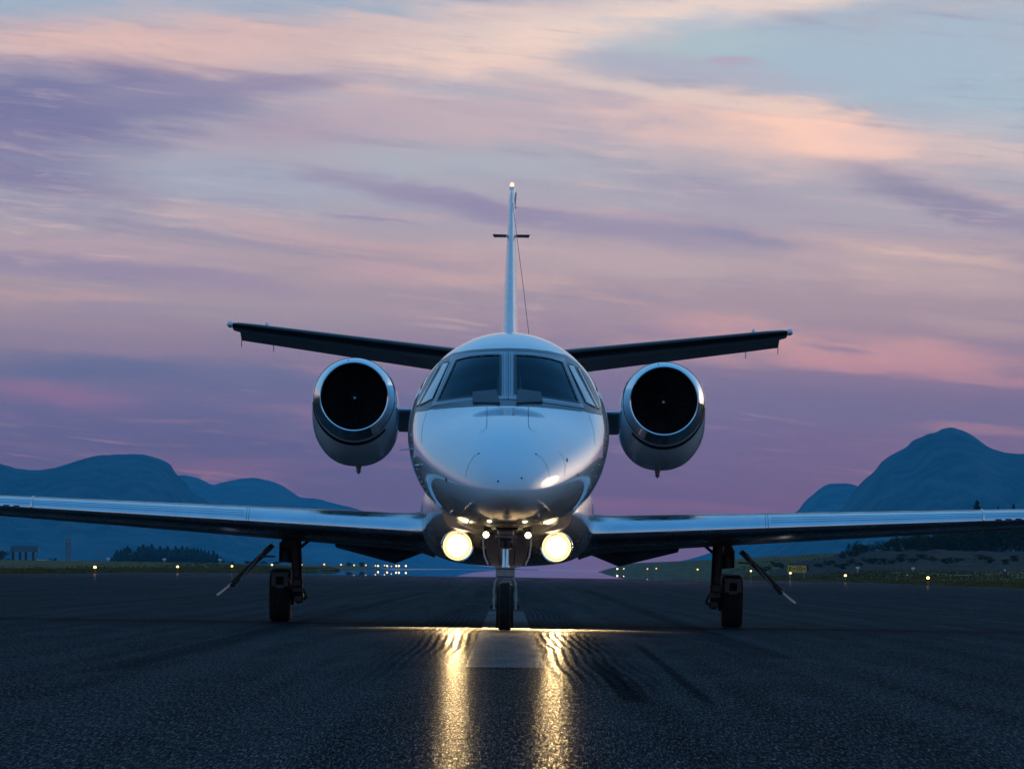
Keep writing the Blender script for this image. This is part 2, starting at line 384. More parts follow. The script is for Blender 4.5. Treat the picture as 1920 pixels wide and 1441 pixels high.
# ------------------------------------------------------------------ ground
def asphalt(paint=False):
    """dull stone with a thin film of water; far down the runway the film closes and mirrors the sky"""
    m = bpy.data.materials.new('worn_marking_paint' if paint else 'grooved_asphalt'); m.use_nodes = True; g = G(m.node_tree); g.n.clear()
    tc = g.new('ShaderNodeTexCoord'); co = tc.outputs['Object']; x, y, z = g.sep(co)
    sc_ = lambda a, b: g.vmath('MULTIPLY', co, (a, b, 1))
    fine = g.noise(sc_(150, 4.6), 1, 3, .8)
    grit = g.noise(sc_(260, 8), 1, 2, .7)
    mid = g.noise(sc_(3.2, .35), 1, 5, .6, .3)
    lane = g.noise(sc_(1.1, .012), 1, 4, .6)
    lane2 = g.noise(sc_(4.5, .05), 1, 3, .6)
    swirl = g.new('ShaderNodeTexWave', wave_type='BANDS', bands_direction='X')
    g.put(swirl.inputs['Vector'], g.vmath('ADD', sc_(.55, .02), (3, 0, 0))); swirl.inputs['Scale'].default_value = 1.0; swirl.inputs['Distortion'].default_value = 9; swirl.inputs['Detail'].default_value = 4; swirl.inputs['Detail Scale'].default_value = .7
    c = g.mix(g.rng(fine, .34, .68), (.010, .0105, .011, 1), (.037, .039, .043, 1))
    c = g.mix(g.math('MULTIPLY', g.rng(grit, .58, .74), .6), c, (.058, .061, .066, 1))
    c = g.mix(g.math('MULTIPLY', g.rng(lane, .42, .62), .45), c, (.009, .010, .011, 1))
    c = g.mix(g.math('MULTIPLY', g.rng(lane2, .5, .68), .4), c, (.008, .008, .009, 1))
    c = g.mix(g.math('MULTIPLY', g.rng(swirl.outputs['Color'], .45, .9), .3), c, (.006, .0065, .008, 1))
    c = g.mix(g.math('MULTIPLY', g.rng(mid, .45, .7), .3), c, (.040, .041, .043, 1))
    edge = g.math('MULTIPLY', g.math('SUBTRACT', g.noise(sc_(16, 1.2), 1, 4, .7), .5), .09)
    xn = g.math('ADD', x, edge)
    def mark(cx, w, y0, y1, slope=0.0, s=.9):
        dx = g.math('ABSOLUTE', g.math('SUBTRACT', xn, g.math('ADD', g.math('MULTIPLY', g.math('SUBTRACT', y, y1), slope), cx)))
        a = g.rng(dx, w, w * .45)
        b = g.math('MULTIPLY', g.rng(y, y0 - .7, y0 + .9), g.rng(y, y1 + 3.5, y1 - 2.5))
        return g.math('MULTIPLY', g.math('MULTIPLY', a, b), s)
    rub = g.math('MAXIMUM', mark(.57, .085, -31.0, -19.5, 0, .62), mark(1.01, .04, -31.0, -9.5, .006, .55))
    rub = g.math('MAXIMUM', rub, mark(-1.9, .16, -25, 90, .002, .3))
    rub = g.math('MAXIMUM', rub, mark(2.2, .18, -16, 120, .003, .35))
    rub = g.math('MULTIPLY', rub, g.rng(fine, .25, .5, .5, 1))
    if paint: c = g.mix(.62, c, g.mix(g.rng(mid, .35, .65), (.10, .10, .10, 1), (.06, .062, .065, 1)))
    else: c = g.mix(rub, c, (.003, .003, .0035, 1))
    wob = g.math('MULTIPLY', g.math('SUBTRACT', g.noise(sc_(.05, .02), 1, 3, .5), .5), 60)
    wet = g.rng(g.math('ADD', y, wob), 345, 425)
    wv = g.math('MULTIPLY', g.math('SUBTRACT', g.noise(sc_(.35, .10), 1, 3, .5), .5), .16)
    ph = g.math('MULTIPLY', g.math('ADD', x, wv), 2 * PI / .062)
    rib = g.math('MULTIPLY', g.math('ADD', g.math('SINE', ph), 1.0), .5)
    rmask = g.math('MULTIPLY', g.rng(g.noise(sc_(.8, .05), 1, 2, .5), .36, .54), g.math('MULTIPLY', g.rng(g.math('ABSOLUTE', x), .2, .3), g.rng(g.math('ABSOLUTE', x), .95, .6, 0, 1)))
    rmask = g.math('MULTIPLY', rmask, g.rng(y, -34, -27))
    patchy = g.noise(sc_(70, 2.4), 1, 2, .6)
    film = g.math('MULTIPLY', g.rng(fine, .45, .65, .08, 1.5), g.rng(patchy, .40, .60, .25, 1.5))
    film = g.math('MULTIPLY', film, g.rng(grit, .42, .64, .08, 2.3))
    film = g.math('MULTIPLY', film, g.math('SUBTRACT', 1.0, g.math('MULTIPLY', g.math('MULTIPLY', g.rng(rib, .4, .7), rmask), .92)))
    film = g.math('MULTIPLY', film, g.math('SUBTRACT', 1.0, g.math('MULTIPLY', rub, .9)))
    film = g.math('MULTIPLY', film, FILM * (1.7 if paint else 1))
    hgt = g.math('ADD', g.math('MULTIPLY', fine, .7), g.math('MULTIPLY', g.math('MULTIPLY', rib, rmask), .35))
    b = g.new('ShaderNodeBump'); g.put(b.inputs['Strength'], g.rng(y, 40, 250, .5, .0)); b.inputs['Distance'].default_value = .0011
    g.put(b.inputs['Height'], hgt)
    df = g.new('ShaderNodeBsdfDiffuse'); g.put(df.inputs['Color'], c); g.put(df.inputs['Normal'], b.outputs[0])
    gl = g.new('ShaderNodeBsdfGlossy'); gl.inputs['Color'].default_value = (1, 1, 1, 1); g.put(gl.inputs['Normal'], b.outputs[0]); gl.inputs['Roughness'].default_value = .20
    # damp stretch: sharper film
    gd = g.new('ShaderNodeBsdfGlossy'); gd.inputs['Color'].default_value = (1, 1, 1, 1); gd.inputs['Roughness'].default_value = .05
    gw = g.new('ShaderNodeBsdfGlossy'); gw.inputs['Color'].default_value = (.96, .97, 1, 1); gw.inputs['Roughness'].default_value = .004
    def mx(f, a, b_):
        q = g.new('ShaderNodeMixShader'); g.put(q.inputs[0], f); g.l.new(a, q.inputs[1]); g.l.new(b_, q.inputs[2]); return q.outputs[0]
    g2 = g.new('ShaderNodeBsdfGlossy'); g2.inputs['Color'].default_value = (1, 1, 1, 1); g2.inputs['Roughness'].default_value = .42; g.put(g2.inputs['Normal'], b.outputs[0])
    sh = mx(g.math('MULTIPLY', film, .9), df.outputs[0], g2.outputs[0])
    sh = mx(g.math('MULTIPLY', film, .8), sh, gl.outputs[0])
    sh = mx(g.math('MULTIPLY', g.rng(y, 90, 345), g.rng(g.noise(sc_(.8, .05), 1, 3, .6), .35, .65, .02, .16)), sh, gd.outputs[0])
    sh = mx(wet, sh, gw.outputs[0])
    o = g.new('ShaderNodeOutputMaterial'); g.l.new(sh, o.inputs[0])
    return m
FILM = .030
def grassmat():
    m = bpy.data.materials.new('short_grass'); m.use_nodes = True; g = G(m.node_tree); p = g.n['Principled BSDF']
    tc = g.new('ShaderNodeTexCoord'); co = tc.outputs['Object']
    n1 = g.noise(g.vmath('MULTIPLY', co, (.6, .03, .6)), 1, 5, .65); n2 = g.noise(co, 4, 3, .6)
    c = g.mix(g.rng(n1, .35, .65), (.055, .042, .010, 1), (.115, .082, .020, 1))
    c = g.mix(g.math('MULTIPLY', g.rng(n2, .5, .7), .5), c, (.035, .026, .009, 1))
    g.put(p.inputs['Base Color'], c); p.inputs['Roughness'].default_value = .95; p.inputs['Specular IOR Level'].default_value = .05
    return m
M['asphalt'] = asphalt(); M['grass'] = grassmat()
M['bank'] = mat('rocky_bank', (.017, .012, .008), .95, spec=.1, var=.55, vscale=.35, bump=.05, bscale=1.2)
M['sea'] = mat('calm_fjord_water', (.01, .02, .03), .06, spec=.5)
M['paint'] = asphalt(True)

def ground_z(x, y):
    if x > 0:
        z = .9 * ss(22.9, 36, x) * ss(300, 520, y)
        z += 2.4 * ss(29, 46, x) * ss(500, 720, y) * (0.25 + .75 * ss(28, 44, x))
        if z > .3 and y < 1100: z += .35 * noise.noise(Vector((x * .25, y * .06, 3))) * min(z - .3, 1)
        return z - 1.5 * ss(600, 700, y) * (1 - ss(26, 36, x))
    return -1.5 * ss(830, 930, y) * (1 - ss(34, 52, -x)) + .5 * ss(22.9, 45, -x) * ss(420, 1000, y) + .42 * ss(-23, -24, x) * ss(560, 900, y)

def sheet(name, xs, ys, zf, m, kind='structure'):
    V = [(x, y, zf(x, y)) for y in ys for x in xs]; n = len(xs)
    f = [(j * n + i, j * n + i + 1, (j + 1) * n + i + 1, (j + 1) * n + i) for j in range(len(ys) - 1) for i in range(n - 1)]
    me = bpy.data.meshes.new(name); me.from_pydata(V, [], f); me.update()
    for p_ in me.polygons: p_.use_smooth = True
    o = link(name, me, m); tag(o, kind=kind); return o
sheet('ground', [-30000, 30000], [-3000, 0, 30000], lambda x, y: -1.2, M['sea'])['label'] = 'calm dark water beyond the airfield'
bpy.data.objects['ground'].name = 'water'
gx = [-900, -400, -200, -120] + [-90 + i * 2 for i in range(31)] + [-28, -26, -24.5, -23.4]
gy = [-300, 0, 150] + [200 + 15 * i for i in range(70)] + [1300 + 60 * i for i in range(16)]
sheet('grass_field', sorted(gx), gy, lambda x, y: ground_z(x, y) - .03 - (1.0 if y > 2199 else 0), M['grass'])['label'] = 'green grass verge along the left side of the runway'
gxr = [23.4, 24.5] + [26 + 1.5 * i for i in range(50)] + [110, 150, 300, 900]
sheet('grass_field', gxr, gy, lambda x, y: ground_z(x, y) - .03 - (1.0 if y > 2199 else 0), M['grass'])['label'] = 'green grass verge along the right side of the runway'
rw = sheet('runway', [-23.4, 23.4], [-300, 0, 60, 200, 400, 700, 1200, 3000], lambda x, y: 0, M['asphalt'])
rw['label'] = 'dark asphalt runway with wet far stretch'
# painted centre line dashes, worn edges
def dash(y0, y1, w=.46):
    V = []; n = max(int((y1 - y0) / .35), 8); f = []
    for i in range(n + 1):
        y = y0 + (y1 - y0) * i / n
        e1 = .012 * noise.noise(Vector((y * 3, 1, 0))); e2 = .012 * noise.noise(Vector((y * 3, 9, 0)))
        V += [(-w / 2 + e1, y, .004), (w / 2 + e2, y, .004)]
    f = [(2 * i, 2 * i + 1, 2 * i + 3, 2 * i + 2) for i in range(n)]
    me = bpy.data.meshes.new('centre_line_dash'); me.from_pydata(V, [], f); me.update()
    return link('centre_line_dash', me, M['paint'], rw)
for y0, y1 in ((-21.9, 27.0), (57, 105), (135, 183), (213, 261), (291, 339)): dash(y0, y1)
for s in (-1, 1):
    me = bpy.data.meshes.new('runway_edge_line'); me.from_pydata([(s * 22.0, -200, .004), (s * 22.5, -200, .004), (s * 22.5, 1400, .004), (s * 22.0, 1400, .004)], [], [(0, 1, 2, 3)])
    link('runway_edge_line', me, M['paint'], rw)
# rocky bank on the right: a rougher skin laid over the rising ground
bx = [23.9 + .8 * i for i in range(74)]; by = [505 + 4 * i for i in range(60)]
def bank_z(x, y):
    e = ss(24, 28, x) * ss(505 + 40 * ss(36, 28, x), 530 + 40 * ss(36, 28, x), y)
    return ground_z(x, y) - .25 + .33 * e + .28 * e * noise.fractal(Vector((x * .5, y * .16, 0)), 1, 2, 4)
b_ = sheet('hillside', bx, by, bank_z, M['bank']); b_['label'] = 'dark rocky bank rising behind the right verge'
# grass blades as stuff
def tufts(seed, side):
    r = random.Random(seed); V = []; f = []
    for i in range(26000):
        y = 215 + 700 * r.random() ** 1.7; x = side * (23.2 + abs(r.gauss(0, 9)) + (r.random() < .4) * r.random() * 2)
        z = ground_z(x, y) - .04; h = .04 + .1 * r.random(); w = .05 + .06 * r.random(); a = r.random() * PI
        if noise.noise(Vector((x * .3, y * .05, 0))) > .15: h *= 1.5
        c, s = math.cos(a) * w, math.sin(a) * w; b = len(V)
        V += [(x - c, y - s, z), (x + c, y + s, z), (x + c * .5 + r.uniform(-.04, .04), y, z + h), (x - c * .9, y, z + h * .8)]
        f.append((b, b + 1, b + 2, b + 3))
    me = bpy.data.meshes.new('grass_tufts'); me.from_pydata(V, [], f)
    o = link('grass_tufts', me, M['grass'])
    tag(o, 'uneven green grass tufts on the %s runway verge' % ('left' if side < 0 else 'right'), 'grass', kind='stuff')
tufts(1, -1); tufts(2, 1)

# ------------------------------------------------------------------ mountains
M['mount'] = mat('mountain_slope', (.028, .034, .034), 1, spec=0, var=.85, vscale=.012)
M['snow'] = mat('old_snow', (.35, .37, .4), .9, spec=.1)
def mountain(label, pts, y, depth, amp, seed, foot=1062):
    """ridge with a skyline measured at its real distance, gullied slopes in front and a back side"""
    pts = sorted(pts); xs = []; px = pts[0][0]
    while px <= pts[-1][0]: xs.append(px); px += 5
    tb = [(a, b) for a, b in pts]
    rows = 26; V = []; k = (y - CAMY) / F
    for j in range(rows * 2 - 1):
        t = 1 - abs(j - (rows - 1)) / (rows - 1)      # 0 foot .. 1 ridge .. 0 back
        yy = y - depth * (1 - t) if j < rows else y + depth * (1 - t)
        for px in xs:
            py = interp(tb, px)[0]; u, v = uv(px, py)
            X = u * k; H = CAMH + v * k
            nz = noise.fractal(Vector((X * .011 + t * 1.2, seed, t * 1.6)), 1, 2.1, 5)
            gully = noise.ridged_multi_fractal(Vector((X * .02 + seed + t * 1.5, yy * .0012, 0)), 1, 2, 4, 1, 2) - 1
            prof = t ** .8 if j < rows else t
            am_ = amp * min(1, max(H, 0) / 70)
            z = H * prof + am_ * nz * (.25 + .75 * (1 - t)) * math.sin(PI * min(t + .12, 1) * .8) + am_ * .9 * gully * math.sin(PI * t)
            if j == rows - 1: z = H + am_ * .14 * noise.fractal(Vector((X * .02, seed, 1)), 1, 2, 4)
            V.append((X * (1 - .12 * (1 - t) * (1 if j < rows else -1)), yy, max(z, -3) if t > .02 else -3))
    n = len(xs)
    f = [(j * n + i, j * n + i + 1, (j + 1) * n + i + 1, (j + 1) * n + i) for j in range(rows * 2 - 2) for i in range(n - 1)]
    me = bpy.data.meshes.new('mountain'); me.from_pydata(V, [], f)
    for p_ in me.polygons: p_.use_smooth = True
    o = link('mountain', me, M['mount']); tag(o, label, kind='structure'); return o
m1 = mountain('broad flat-topped blue mountain at left', [(-260, 900), (-160, 850), (-60, 846), (0, 868), (40, 879), (65, 881), (100, 877), (130, 868), (160, 858), (200, 852), (250, 850), (285, 854), (305, 861), (318, 868), (326, 880), (335, 893), (350, 906), (358, 920), (380, 932), (405, 948), (460, 975), (520, 1010), (570, 1040), (620, 1064)], 10500, 1800, 17, 1.3)
m2 = mountain('paler blue mountain sloping down to the water behind', [(200, 960), (300, 905), (340, 890), (372, 896), (385, 902), (398, 909), (425, 902), (450, 897), (470, 895), (500, 899), (525, 908), (545, 921), (565, 932), (600, 936), (640, 946), (680, 957), (700, 963), (740, 985), (790, 1015), (850, 1048), (900, 1060), (960, 1065.5), (1010, 1068)], 13800, 1600, 14, 5.1)
m3 = mountain('steep peaked blue mountain at right', [(1380, 1062), (1460, 1020), (1530, 985), (1580, 950), (1603, 918), (1620, 900), (1640, 882), (1652, 866), (1666, 855), (1680, 848), (1700, 838), (1712, 826), (1728, 819), (1742, 811), (1756, 809), (1765, 804), (1782, 802), (1800, 806), (1820, 814), (1842, 828), (1862, 840), (1885, 849), (1905, 851), (1925, 850), (1990, 838), (2080, 860)], 9800, 1700, 17, 8.2)
m4 = mountain('low rounded blue hill left of the steep peak', [(1230, 1060), (1290, 1048), (1330, 1036), (1400, 1010), (1450, 985), (1480, 966), (1498, 955), (1505, 944), (1530, 922), (1545, 911), (1560, 906), (1585, 905), (1600, 908), (1640, 930), (1720, 980), (1800, 1060)], 13000, 1500, 10, 11.7)
sn = MB(); a, b, c_, d = [W(*q, 10500 - 60) for q in ((188, 861), (200, 859), (197, 863), (190, 864))]; 
sn.add([a, b, c_, d], [(0, 1, 2, 3)]); 

# ------------------------------------------------------------------ haze (air that turns far slopes blue)
HAZE = 4.6e-5
def haze():
    mb = MB(); mb.box((0, 8500, 215), (15000, 17600, 436))
    o = mb.build('haze', None, smooth=False); tag(o, 'faint evening haze over the whole airfield and fjord', kind='stuff')
    m = bpy.data.materials.new('thin_evening_haze'); m.use_nodes = True; n = m.node_tree.nodes; n.clear()
    v = n.new('ShaderNodeVolumePrincipled'); v.inputs['Color'].default_value = (.10, .62, 1.0, 1); v.inputs['Density'].default_value = HAZE
    out = n.new('ShaderNodeOutputMaterial'); m.node_tree.links.new(v.outputs[0], out.inputs['Volume'])
    o.data.materials.append(m)
if HAZE > 0: haze()

# ------------------------------------------------------------------ aircraft
jet = empty('business_jet')
tag(jet, 'white twin-engine business jet standing head-on on the runway centre line with its landing lights on', 'aircraft')

# y, top z, bottom z, widest z, half width, exponent up, exponent down
FUS = [(-1.72, 1.275, 1.255, 1.265, .010, 2, 2), (-1.70, 1.335, 1.20, 1.265, .075, 2, 2), (-1.60, 1.44, 1.125, 1.27, .175, 2, 2), (-1.4, 1.555, 1.055, 1.285, .285, 2, 2),
       (-1.0, 1.715, .99, 1.33, .43, 2, 2), (-.5, 1.855, .955, 1.41, .575, 2, 2), (0, 1.955, .93, 1.50, .70, 2, 2),
       (.5, 2.035, .91, 1.60, .795, 2, 2), (.9, 2.135, .895, 1.67, .85, 2.0, 2), (1.4, 2.36, .885, 1.735, .895, 1.95, 2),
       (1.9, 2.575, .875, 1.785, .928, 1.95, 2), (2.4, 2.72, .87, 1.815, .948, 2, 2), (3.0, 2.81, .87, 1.835, .962, 2, 2),
       (4.0, 2.855, .87, 1.84, .968, 2, 2), (8.4, 2.855, .87, 1.84, .968, 2, 2), (9.6, 2.83, 1.05, 1.92, .90, 2, 2), (11.5, 2.76, 1.75, 2.2, .60, 2, 2),
       (13.2, 2.66, 2.35, 2.5, .22, 2, 2), (13.8, 2.6, 2.5, 2.55, .06, 2, 2)]
def fring(y, n=144, off=0.0):
    top, bot, zw, hw, nu, nl = interp(FUS, y); R = []
    for k in range(n):
        t = 2 * PI * k / n; c, s = math.cos(t), math.sin(t)
        e = nu if s >= 0 else nl
        x = (hw + off) * math.copysign(abs(c) ** (2 / e), c)
        z = zw + (top - zw + off if s >= 0 else zw - bot + off) * math.copysign(abs(s) ** (2 / e), s)
        R.append((x, y, z))
    return R
ys = [-1.72, -1.715, -1.708, -1.70, -1.68, -1.65, -1.61, -1.56, -1.5, -1.43, -1.35] + [-1.25 + .06 * i for i in range(90)] + [4.3 + .3 * i for i in range(31)] + [13.8]
fm = MB(); fm.rings([fring(y) for y in ys])
bvh = BVHTree.FromPolygons([Vector(p) for p in fm.v], [list(f) for f in fm.f])

def hit(px, py):
    u, v = uv(px, py); d = Vector((u / F, 1, v / F)).normalized()
    h = bvh.ray_cast(CAM, d)
    if h[0] is None: return None
    n = h[1]
    if n.dot(d) > 0: n = -n
    return h[0], n
def drape(name, quad, off, m, parent, nx=14, ny=14, thick=.004):
    """a skin panel laid on the fuselage; quad = top-left, top-right, bottom-right, bottom-left (edges may be polylines)"""
    def along(e, t):
        e = [Vector((a, b)) for a, b in e]
        if len(e) == 2: return e[0].lerp(e[1], t)
        s = t * (len(e) - 1); i = min(int(s), len(e) - 2); return e[i].lerp(e[i + 1], s - i)
    top, bot = quad; V = []; ok = []
    for j in range(ny + 1):
        for i in range(nx + 1):
            a = along(top, i / nx); b = along(bot, i / nx); p = a.lerp(b, j / ny)
            h = hit(p.x, p.y)
            if h is None: V.append(Vector((0, 0, 0))); ok.append(False)
            else: V.append(h[0] + h[1] * off); ok.append(True)
    f = []
    for j in range(ny):
        for i in range(nx):
            q = (j * (nx + 1) + i, (j + 1) * (nx + 1) + i, (j + 1) * (nx + 1) + i + 1, j * (nx + 1) + i + 1)
            if all(ok[k] for k in q): f.append(q)
    me = bpy.data.meshes.new(name); me.from_pydata(V, [], f); me.update()
    for p_ in me.polygons: p_.use_smooth = True
    o = link(name, me, m, parent); return o
def strip(name, pts, w, off, m, parent, step=3.0):
    """a thin seam laid on the fuselage along measured points"""
    P = []
    for a, b in zip(pts[:-1], pts[1:]):
        n = max(int(math.dist(a, b) / step), 1)
        P += [(a[0] + (b[0] - a[0]) * i / n, a[1] + (b[1] - a[1]) * i / n) for i in range(n)]
    P.append(pts[-1]); H = [hit(*p) for p in P]; H = [h for h in H if h]
    V = []; f = []
    for i, (p, n) in enumerate(H):
        t = (H[min(i + 1, len(H) - 1)][0] - H[max(i - 1, 0)][0]).normalized(); s = n.cross(t).normalized() * w / 2
        V += [p + s + n * off, p - s + n * off]
        if i: f.append((2 * i - 2, 2 * i - 1, 2 * i + 1, 2 * i))
    me = bpy.data.meshes.new(name); me.from_pydata(V, [], f); me.update()
    return link(name, me, m, parent)

# windscreen outlines as measured
GL_T = [(856, 676), (880, 670), (910, 667), (938.5, 666.5)]; GL_B = [(821, 752), (860, 747), (900, 743.5), (938.5, 742)]
GR_T = [(966, 666.5), (1000, 668.5), (1030, 673), (1053.5, 680)]; GR_B = [(966, 739.5), (1000, 743), (1042, 749), (1084.5, 755.5)]
def inpoly(p, poly):
    x, y = p; c = False; j = len(poly) - 1
    for i in range(len(poly)):
        xi, yi = poly[i]; xj, yj = poly[j]
        if (yi > y) != (yj > y) and x < (xj - xi) * (y - yi) / (yj - yi) + xi: c = not c
        j = i
    return c
polys = [GL_T + GL_B[::-1], GR_T + GR_B[::-1]]
def proj(p):
    D = p[1] - CAMY; u, v = p[0] * F / D, (p[2] - CAMH) * F / D
    return HX + u * cr_ + v * sr_, HY - (-u * sr_ + v * cr_)
keep = []
for f in fm.f:
    if len(f) > 4: keep.append(f); continue
    c = [sum(fm.v[i][k] for i in f) / 4 for k in range(3)]
    if .6 < c[1] < 3 and c[2] > 1.9 and any(inpoly(proj(c), q) for q in polys): continue
    keep.append(f)
fm.f = keep
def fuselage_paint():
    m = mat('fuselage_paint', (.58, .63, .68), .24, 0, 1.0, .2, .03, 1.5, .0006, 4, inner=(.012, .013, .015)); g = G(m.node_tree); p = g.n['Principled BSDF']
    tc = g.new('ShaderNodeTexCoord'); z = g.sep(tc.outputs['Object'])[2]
    f = g.rng(g.math('ADD', z, g.math('MULTIPLY', g.noise(tc.outputs['Object'], 6, 4, .7), .03)), 1.035, .985)  # low skin coloured dark and dulled, standing for shade, to quiet lamp reflections
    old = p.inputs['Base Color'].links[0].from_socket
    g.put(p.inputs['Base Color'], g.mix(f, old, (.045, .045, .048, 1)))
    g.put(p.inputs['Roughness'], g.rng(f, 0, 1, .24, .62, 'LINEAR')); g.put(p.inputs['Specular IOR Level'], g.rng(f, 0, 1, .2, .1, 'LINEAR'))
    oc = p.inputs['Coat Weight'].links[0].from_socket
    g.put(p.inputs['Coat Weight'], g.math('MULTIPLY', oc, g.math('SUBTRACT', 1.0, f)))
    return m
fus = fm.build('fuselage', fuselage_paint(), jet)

# dark band of paint round the cockpit glazing, then frames, seals and panes, each its own skin
band_t = [(786, 742), (803, 705), (826, 676), (850, 662), (880, 656.5), (915, 654), (953, 652.8), (990, 654), (1030, 658.5), (1058, 665), (1082, 680), (1104, 707), (1122, 745)]
band_b = [(777, 772.5), (800, 769), (830, 766), (870, 762.5), (910, 760.8), (953, 760.3), (990, 761.3), (1030, 764), (1070, 768.5), (1100, 772.5), (1120, 776), (1126, 777), (1130, 778)]
FL = [((847.5, 669), (880, 663), (915, 660.5), (938.5, 660.2)), ((856, 676), (880, 670), (910, 667), (938.5, 666.5))]
# the painted band surrounds the panes; built of strips so that nothing lies behind the glass
def bandpiece(t, b, n=18, m_=6): drape('glare_band', (t, b), .003, M['band'], jet, n, m_)
bandpiece(band_t[3:10], [(845, 669), (870, 664), (900, 661.5), (953, 660.3), (995, 662), (1030, 666.5), (1060, 672)])
bandpiece([(808, 762.2), (850, 757), (900, 752), (953, 749), (1000, 752), (1048, 759), (1096, 766)], [(800, 769), (850, 764), (905, 760.8), (953, 760.3), (1000, 762), (1050, 766.5), (1103, 773)])
bandpiece([(786, 742), (803, 705), (826, 676), (850, 662), (850, 668)], [(777, 772.5), (785, 771), (795, 770), (802, 769), (811, 763)], 30, 24)
bandpiece([(1053, 664), (1062, 666), (1082, 680), (1104, 707), (1122, 745)], [(1092, 765), (1103, 773), (1110, 774.5), (1120, 776), (1128, 778)], 30, 24)
def frame(name, inner_t, inner_b, outer_t, outer_b):
    drape(name, (outer_t, inner_t), .007, M['frame'], jet, 16, 3)
    drape(name, (inner_b, outer_b), .007, M['frame'], jet, 16, 3)
    drape(name, ([outer_t[0], inner_t[0]], [outer_b[0], inner_b[0]]), .007, M['frame'], jet, 3, 16)
    drape(name, ([inner_t[-1], outer_t[-1]], [inner_b[-1], outer_b[-1]]), .007, M['frame'], jet, 3, 16)
frame('window_frame', GL_T, GL_B, [(847.7, 668.7), (880, 663), (915, 660.6), (952.4, 660)], [(810, 762), (855, 755), (900, 750), (952.4, 748.6)])
frame('window_frame', GR_T, GR_B, [(953.6, 660), (995, 662), (1030, 666), (1057.4, 671)], [(953.6, 748.6), (1000, 752), (1045, 758.5), (1094.7, 765.5)])
strip('centre_seam', [(953, 660), (953, 749)], .006, .009, M['seal'], jet)
for T, B in ((GL_T, GL_B), (GR_T, GR_B)):
    pane = drape('windscreen_pane', (T, B), .004, M['glass'], jet, 16, 16)
    loop = list(T) + list(B[::-1]) + [T[0]]
    strip('window_seal', loop, .024, .011, M['seal'], pane, 2.5)
# rivet rows round each frame
rv = MB()
def rivets(pts, sp=3.2):
    for a, b in zip(pts[:-1], pts[1:]):
        n = max(int(math.dist(a, b) / sp), 1)
        for i in range(n):
            h = hit(a[0] + (b[0] - a[0]) * i / n, a[1] + (b[1] - a[1]) * i / n)
            if h: rv.box(h[0] + h[1] * .009, (.006, .006, .006))
for dx in (-9.5, 9.5, -4, 4): rivets([(953 + dx, 664), (953 + dx, 746)])
rivets([(815, 759), (855, 752), (905, 747.5)]); rivets([(1000, 749), (1042, 755), (1089, 762)])
rivets([(851, 671), (880, 666), (940, 663)]); rivets([(966, 663), (1030, 669), (1055, 673)]); rivets([(850, 674), (815, 756)]); rivets([(1058, 678), (1090, 760)])
o = rv.build('frame_rivet', M['seal'], jet, smooth=False); o['kind'] = 'stuff'
# side windows
for T, B in (([(831, 681.5), (843.5, 679)], [(787, 761), (812, 748)]), ([(820, 689), (826, 684.5)], [(781, 762), (785.5, 760)]),
             ([(1063, 683), (1075.5, 686)], [(1098, 755), (1117, 765)]), ([(1081, 689), (1087, 692)], [(1119.5, 765.5), (1123.5, 767)])):
    w_ = drape('side_window', (T, B), .008, M['sideglass'], jet, 8, 20)
    strip('window_seal', [T[0], B[0], B[1], T[1], T[0]], .014, .012, M['seal'], w_, 2.5)
# rain deflector ducts at the foot of the windscreens
for s, q in ((-1, [(886.7, 737.5), (931, 733), (937.5, 758), (887, 757)]), (1, [(969, 737), (973, 732), (1014, 738), (1017, 756), (968, 758)])):
    H = []
    for p_ in q:
        h = hit(*p_); H.append(h)
    V = [h[0] - h[1] * .004 for h in H] + [h[0] + h[1] * .02 for h in H]; n = len(q)
    mb = MB(); mb.add(V, [tuple(range(n - 1, -1, -1)), tuple(range(n, 2 * n))] + [(i, (i + 1) % n, (i + 1) % n + n, i + n) for i in range(n)])
    mb.build('rain_deflector', M['defl'], jet, smooth=False)
# nose seams, vents and hatch lines
for pts in ([(913, 762), (913, 796), (911, 804), (900, 811)], [(990.5, 762), (991, 800), (997, 806), (1008, 810)],
            [(873, 896), (875, 882), (880, 868), (888, 856), (897, 850)], [(1005, 851), (1015, 857), (1024, 870), (1029, 884), (1031, 896)],
            [(1047, 846), (1056, 856), (1060, 872), (1058, 892)], [(1068, 900), (1060, 922)], [(1084, 900), (1078, 916)]):
    strip('panel_seam', pts, .005, .0015, M['seal'], jet)
for cx, cy in ((1063, 862), (836.5, 899), (1083, 890)):
    drape('static_vent', ([(cx - 1.5, cy - 3.5), (cx + 1, cy - 3.5)], [(cx - .5, cy + 3.5), (cx + 2, cy + 3.5)]), .003, M['seal'], jet, 2, 2)
for cx, cy in ((897.5, 850), (1005, 851), (963, 777), (934, 902), (978, 896)):
    h = hit(cx, cy); mb = MB(); mb.tube([h[0], h[0] + h[1] * .004], .010, 10); mb.build('fastener', M['band'], jet)
for cx, cy in ((1120, 862), (1114, 869), (1124, 871), (1125, 858), (1117, 893), (1107, 912), (1111, 880), (782, 879), (786, 894), (791, 902), (795, 911), (801, 921)):
    h = hit(cx, cy)
    if h: mb = MB(); mb.lathe([(-.004, .006), (.004, .005)], h[0] + h[1] * .003, 'Y', 8); mb.build('fastener', M['steel'], jet)
for pts in ([(800, 773), (792, 800), (790, 830)], [(1104, 777), (1113, 806), (1116, 836)], [(846, 930), (872, 952), (905, 966)], [(1056, 932), (1030, 952), (1000, 966)]):
    strip('panel_seam', pts, .004, .0015, M['seal'], jet)
